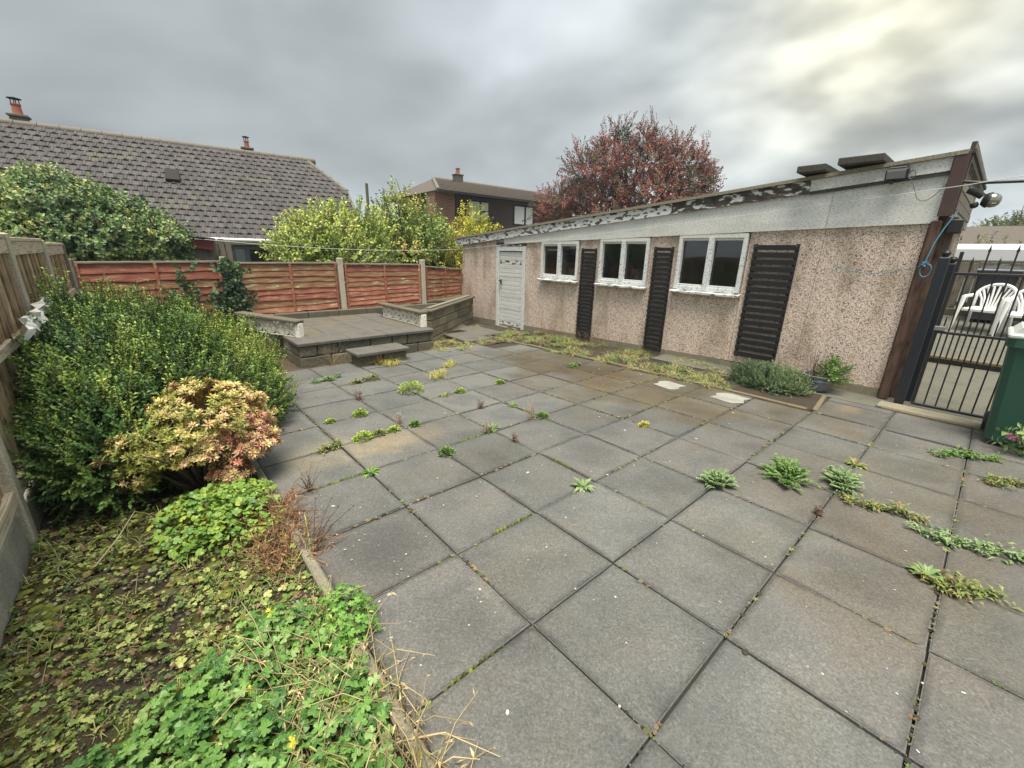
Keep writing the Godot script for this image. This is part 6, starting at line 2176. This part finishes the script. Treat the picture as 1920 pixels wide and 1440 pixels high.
func build_weeds() -> void:
	var lime := [Color(0.14, 0.24, 0.03), Color(0.28, 0.40, 0.05), Color(0.42, 0.50, 0.09)]
	var green := [Color(0.06, 0.14, 0.03), Color(0.13, 0.24, 0.05), Color(0.22, 0.32, 0.09)]
	var grey := [Color(0.10, 0.18, 0.07), Color(0.19, 0.29, 0.11), Color(0.30, 0.38, 0.18)]
	var mixed := [Color(0.12, 0.06, 0.035), Color(0.13, 0.20, 0.05), Color(0.24, 0.31, 0.09), Color(0.30, 0.22, 0.08)]
	var straw := [Color(0.20, 0.13, 0.07), Color(0.36, 0.26, 0.15), Color(0.48, 0.40, 0.28)]
	var brown := [Color(0.07, 0.04, 0.03), Color(0.16, 0.085, 0.05), Color(0.26, 0.16, 0.10)]
	var gold := [Color(0.40, 0.32, 0.06), Color(0.52, 0.46, 0.10), Color(0.48, 0.52, 0.14)]
	var dmoss := [Color(0.06, 0.07, 0.02), Color(0.15, 0.19, 0.035), Color(0.27, 0.31, 0.05)]
	var W := [
		["mound", 2.26, -4.43, 0.15, lime, "largest dome of lime green weed, in the joints short of the stone step", 0.0, 1.1],
		["tuft", 2.82, -4.81, 0.11, gold, "long yellow grass tuft in a joint, right of the largest green dome", 0.5, 1.6],
		["tuft", 3.35, -5.26, 0.10, gold, "yellow grass tuft furthest along the joints towards the garage door", 0.6, 1.3],
		["tuft", 2.72, -5.70, 0.11, gold, "yellow grass tuft in front of the stone step", 0.2, 1.0],
		["mound", 1.48, -3.91, 0.075, lime, "round lime cushion weed left of the middle joints, about fist size", 0.0, 1.0],
		["mound", 1.18, -3.93, 0.04, lime, "tiny lime cushion weed left of the round lime cushion", 0.0, 1.2],
		["mound", 1.27, -3.42, 0.075, lime, "yellow green cushion weed touching a reddish clump", 0.3, 1.3],
		["mound", 1.42, -3.38, 0.055, mixed, "reddish brown and green clump between two cushion weeds", 0.3, 1.4],
		["mound", 1.56, -3.36, 0.05, lime, "small green cushion weed on the right of the reddish clump", 0.0, 1.2],
		["mound", 1.64, -2.69, 0.065, green, "dark green leafy cushion weed at a joint crossing in mid patio", 0.0, 1.0],
		["mound", 1.78, -3.39, 0.05, green, "small dark green weed beside a pale dead stalk", 0.0, 1.0],
		["rosette", 1.04, -2.79, 0.075, green, "flat green rosette where a mossy joint meets the left slabs", 0.0, 1.0],
		["trail", 0.99, -3.37, 0.05, mixed, "small sprawling weed on the joint right of the autumn shrub", 0.4, 1.0],
		["rosette", 2.50, -3.98, 0.08, mixed, "brownish green rosette right of the largest green dome", 0.0, 1.0],
		["mound", 2.72, -3.93, 0.055, lime, "flat lime weed next to the brownish green rosette", 0.0, 1.3],
		["mound", 3.35, -3.97, 0.05, lime, "lone green weed in the joint facing the first garage window", 0.0, 1.2],
		["dry", 1.65, -4.53, 0.17, brown, "upright dark brown dead stalk left of the largest green dome", 0.0, 1.0],
		["mound", 2.14, -5.13, 0.075, mixed, "reddish dying weed in the joints before the stone step", 0.0, 1.4],
		["trail", 1.95, -5.46, 0.06, mixed, "creeping green weed at the left end of the patio below the terrace", 0.2, 0.9],
		["trail", 1.62, -5.59, 0.09, green, "spreading green weed where the evergreen bush meets the back slabs", 0.2, 0.8],
		["dry", 1.70, -3.53, 0.17, straw, "pale dead stalk beside the small dark green weed", 0.0, 1.0],
		["dry", 2.22, -2.87, 0.16, straw, "straw coloured dead plant at the joint crossing with the bright moss strip", 0.0, 1.0],
		["trail", 2.30, -2.84, 0.035, grey, "flat grey weed touching the straw coloured dead plant", 0.3, 1.0],
		["dry", 2.28, -2.52, 0.09, brown, "low curled brown dead weed alone on a mid patio joint", 0.0, 1.0],
		["rosette", 2.87, -3.25, 0.06, green, "small fresh green weed with narrow leaves in mid patio", 0.0, 1.0],
		["dry", 2.58, -3.30, 0.10, brown, "thin brown dead weed left of the fresh narrow leaved weed", 0.0, 1.0],
		["mound", 2.92, -2.79, 0.055, green, "green tuft at the foot of tall thin dead stalks", 0.0, 1.3],
		["dry", 2.80, -2.90, 0.26, straw, "tallest thin dead stalks on the patio, left of a green tuft", 0.0, 1.0],
		["rosette", 2.15, -1.62, 0.09, grey, "pale star shaped weed alone at the joint crossing in the middle foreground", 0.0, 1.0],
		["ferny", 2.96, -1.02, 0.10, grey, "ferny grey green clump at a joint crossing left of the long ferny weed", 0.0, 1.0],
		["ferny", 3.52, -0.72, 0.16, green, "largest ferny weed of the patio, at the left end of the long weedy joint", 0.35, 1.3],
		["ferny", 3.72, -0.46, 0.12, grey, "ferny weed joined to the right of the largest one", 0.3, 1.3],
		["rosette", 4.16, -0.41, 0.09, mixed, "small yellow tinged rosette behind the long weedy joint", 0.0, 1.0],
		["trail", 3.50, -0.16, 0.09, mixed, "sprawling reddish green weed along the joint below the ferny weeds", -1.35, 0.9],
		["trail", 3.40, 0.24, 0.075, grey, "narrow leaved weed trail along the right hand joint", -1.45, 0.8],
		["trail", 3.43, 0.50, 0.09, grey, "narrow leaved weed trail that ends nearest the right edge", -1.45, 0.7],
		["rosette", 2.88, 0.12, 0.075, grey, "dandelion like rosette in the near right joint", 0.0, 1.0],
		["trail", 2.90, 0.26, 0.10, mixed, "brown and green sprawling weed right of the dandelion like rosette", -1.2, 0.8],
		["trail", 5.14, 0.18, 0.10, green, "weedy strip at the foot of the green bin", -0.9, 0.9],
		["trail", 4.92, 0.44, 0.09, mixed, "weedy strip in front of the pink flowers", -1.0, 0.9],
		["dry", 3.10, -0.43, 0.07, brown, "crumbled brown weed in the joint left of the sprawling reddish weed", 0.0, 1.0],
		["mound", 3.50, -1.98, 0.03, gold, "tiny pair of yellow weeds on the open slabs before the widest black panel", 0.0, 2.6],
		["trail", 4.84, -4.04, 0.09, green, "green sprigs on the silty slabs near the weedy strip", 0.2, 0.7],
		["dry", 0.64, -2.88, 0.20, brown, "upright rusty dead stalk in the mossy joint beside the bed", 0.0, 1.0],
		["tuft", 2.62, -6.0, 0.12, gold, "pale grass tuft at the left side of the stone step", 0.0, 1.0],
		["dry", 2.55, -5.95, 0.24, brown, "woody dead stalks against the left side of the stone step", 0.0, 1.0],
		["dry", 2.0, -6.4, 0.45, straw, "tall thin dead stalk in front of the terrace wall", 0.0, 1.0],
		["moss", 1.48, -1.64, 0.010, dmoss, "bright moss beads in the joint below the middle foreground slab", 0.0, 1.2],
		["moss", 0.76, -1.03, 0.010, dmoss, "dark moss cushions in the nearest left joint", 0.0, 1.0],
		["moss", 2.05, -2.83, 0.012, dmoss, "bright moss strip left of the straw coloured dead plant", 0.0, 1.3],
		["moss", 0.90, -2.81, 0.012, dmoss, "dark moss strip left of the flat green rosette", 0.0, 1.2],
		["moss", 2.28, -1.95, 0.008, dmoss, "bright moss crumbs in a joint right of the middle foreground slab", 1.57, 1.0],
	]
	for w in W:
		weed(w[0], Vector3(w[1], 0.0, w[2]), w[3], w[4], w[5], w[6], w[7])
	# moss, dirt and tiny seedlings along the joints
	var lump := MB.new()
	lump.col = Color(0.6, 0.6, 0.6)
	lump.lathe([Vector2(1.0, -0.3), Vector2(0.85, 0.25), Vector2(0.45, 0.5), Vector2(0, 0.55)], 7)
	var jn := FastNoiseLite.new()
	jn.seed = 151
	jn.frequency = 1.1
	jn.fractal_octaves = 3
	var lx := []
	var lc := []
	var tx := []
	var tc := []
	for k in 9000:
		var x := rf(0.46, 6.0)
		var z := rf(-5.8, 0.75)
		if R.randf() < 0.5:
			x = 0.45 + 0.612 * roundf((x - 0.45) / 0.612) + R.randfn() * 0.005
		else:
			z = 0.18 - 0.6 * roundf((0.18 - z) / 0.6) + R.randfn() * 0.005
		if x > 5.3 and z < -1.0:
			continue
		var dens := 0.10 + 1.5 * jn.get_noise_2d(x * 1.2, z * 1.2) + 0.30 * smoothstep(-1.5, -4.5, z) + 0.25 * smoothstep(2.6, 4.0, x)
		if R.randf() > dens:
			continue
		var y := fall(z)
		if R.randf() < 0.80:
			var r := 0.003 + 0.011 * pow(R.randf(), 2.0)
			lx.append(Transform3D(Basis(Vector3.UP, rf(0, TAU)).scaled(Vector3(r * rf(0.8, 1.6), r * rf(0.5, 1.0), r)), Vector3(x, y - 0.001, z)))
			lc.append(mixc([Color(0.035, 0.03, 0.022), Color(0.07, 0.06, 0.04), Color(0.11, 0.13, 0.035), Color(0.24, 0.19, 0.12)], R.randf()))
		else:
			tx.append(frame(Vector3.UP + rdir() * 0.3, Vector3(x, y, z), rf(0.006, 0.022)))
			tc.append(mixc([Color(0.10, 0.17, 0.04), Color(0.24, 0.32, 0.08), Color(0.34, 0.24, 0.12), Color(0.20, 0.11, 0.06)], R.randf()))
	var jm := thing("joint_moss", "dark moss, dirt crumbs and tiny seedlings scattered along the paving joints", "moss")
	jm.set_meta("kind", "stuff")
	multi("moss_lumps", lump.done(), "moss", lx, lc, jm)
	var tiny := MB.new()
	for k in 6:
		var a := k * 2.4
		tiny.col = Color(0.6, 0.6, 0.6)
		tiny.leaf(Vector3.ZERO, Vector3(cos(a), 0.5, sin(a)), Vector3.UP, rf(0.7, 1.2), 0.4)
	multi("seedlings", tiny.done(), "leaf", tx, tc, jm)
	# weedy growth along the garage foot
	var tuft := MB.new()
	for k in 12:
		var v := rf(0.75, 1.2)
		tuft.col = Color(v, v, v) * 0.6
		tuft.blade(Vector3(rf(-0.04, 0.04), 0, rf(-0.04, 0.04)), Vector3(rf(-0.8, 0.8), rf(0.5, 1.2), rf(-0.8, 0.8)), rf(0.08, 0.17), rf(0.006, 0.011), rf(0.4, 1.0))
	for k in 8:
		tuft.leaf(Vector3(rf(-0.05, 0.05), rf(0, 0.04), rf(-0.05, 0.05)), Vector3(rf(-1, 1), 0.6, rf(-1, 1)), Vector3.UP, rf(0.02, 0.05), 0.018)
	var n := FastNoiseLite.new()
	n.seed = 141
	n.frequency = 0.8
	var xs := []
	var cs := []
	for k in 2300:
		var x := rf(5.30, 6.62)
		var z := rf(-8.2, -1.95)
		if z < -7.2 and x > 6.0:
			continue
		var d := 0.18 + 1.4 * n.get_noise_2d(x * 1.8, z * 1.8) + 0.35 * (1.0 - absf(x - 5.95) / 0.6)
		if R.randf() > d:
			continue
		xs.append(frame(Vector3.UP + rdir() * 0.2, Vector3(x, -0.02 + fall(z), z), rf(0.45, 1.1)))
		cs.append(mixc([Color(0.09, 0.14, 0.04), Color(0.17, 0.23, 0.07), Color(0.29, 0.31, 0.11), Color(0.38, 0.31, 0.16), Color(0.24, 0.16, 0.09)], 0.46 + 0.5 * n.get_noise_2d(x * 3.0, z * 2.0 + 20.0) + rf(-0.3, 0.3)))
	# and at the back between slabs and garage door
	for k in 700:
		var x := rf(3.8, 5.6)
		var z := rf(-7.3, -6.0) - 0.15 * (x - 4.0)
		if R.randf() > 0.3 + n.get_noise_2d(x * 2.0, z * 2.0):
			continue
		xs.append(frame(Vector3.UP + rdir() * 0.2, Vector3(x, -0.01 + fall(z), z), rf(0.4, 0.9)))
		cs.append(mixc([Color(0.16, 0.22, 0.06), Color(0.36, 0.38, 0.12), Color(0.38, 0.30, 0.15)], R.randf()))
	var st := thing("strip_weeds", "grassy weeds growing along the foot of the pebbledashed garage", "weeds")
	st.set_meta("kind", "stuff")
	multi("tufts", tuft.done(), "dull_leaf", xs, cs, st)
	# dry stems standing in the strip by the narrow panel
	var b := MB.new()
	for k in 90:
		var p := Vector3(rf(6.1, 6.58), fall(-5.0), rf(-6.3, -4.2))
		var e := p + Vector3(rf(-0.08, 0.08), rf(0.12, 0.34), rf(-0.08, 0.08))
		b.col = Color(0.24, 0.14, 0.09) * rf(0.7, 1.4)
		b.tube([p, p.lerp(e, 0.5) + rdir() * 0.01, e], [0.0025, 0.002, 0.001], 3, false)
		for j in 4:
			b.leaf(p.lerp(e, rf(0.5, 1.0)), rdir(), Vector3.UP, 0.025, 0.008)
	solo("dry_stems", b.done(), "twig", "brown dry stems standing in front of the narrowest black panel", "dry plant", Vector3.ZERO, "", "stuff")
	# pink flowers by the green bin
	var f := thing("valerian", "pink flower heads on grey green stems beside the green bin", "flower", Vector3(5.50, 0.0, 0.44))
	for s in [[0.0, 0.16, -0.04, 0.045, Color(0.55, 0.10, 0.33)], [0.05, 0.26, 0.05, 0.035, Color(0.50, 0.17, 0.26)], [-0.02, 0.13, 0.06, 0.03, Color(0.52, 0.16, 0.27)]]:
		b = MB.new()
		b.col = Color(0.16, 0.22, 0.12)
		b.tube([Vector3(0.04, 0, 0.10), Vector3(s[0] + 0.02, s[1] * 0.5, s[2] + 0.03), Vector3(s[0], s[1], s[2])], [0.004, 0.003], 5, false)
		part("stem", b.done(), "leaf", f)
		b = MB.new()
		for k in 90:
			var d := rdir()
			d.y = d.y * 0.55 + 0.25
			var v := rf(0.7, 1.3)
			b.col = Color(s[4].r * v, s[4].g * v, s[4].b * v)
			b.leaf(Vector3(s[0], s[1], s[2]) + d * s[3] * rf(0.5, 1.0), d + rdir() * 0.6, Vector3.UP, 0.013, 0.010)
		part("flower_head", b.done(), "leaf", f)
	var px := []
	var pc := []
	for k in 60:
		px.append(frame((Vector3.UP * 0.4 + rdir()).normalized(), Vector3(rf(0.0, 0.25), rf(0.02, 0.20), rf(-0.05, 0.22)), rf(0.8, 1.2)))
		pc.append(mixc(grey, R.randf()))
	multi("leaves", sprig(0.10, 3, 0.055, 0.022, 0.8), "leaf", px, pc, f)
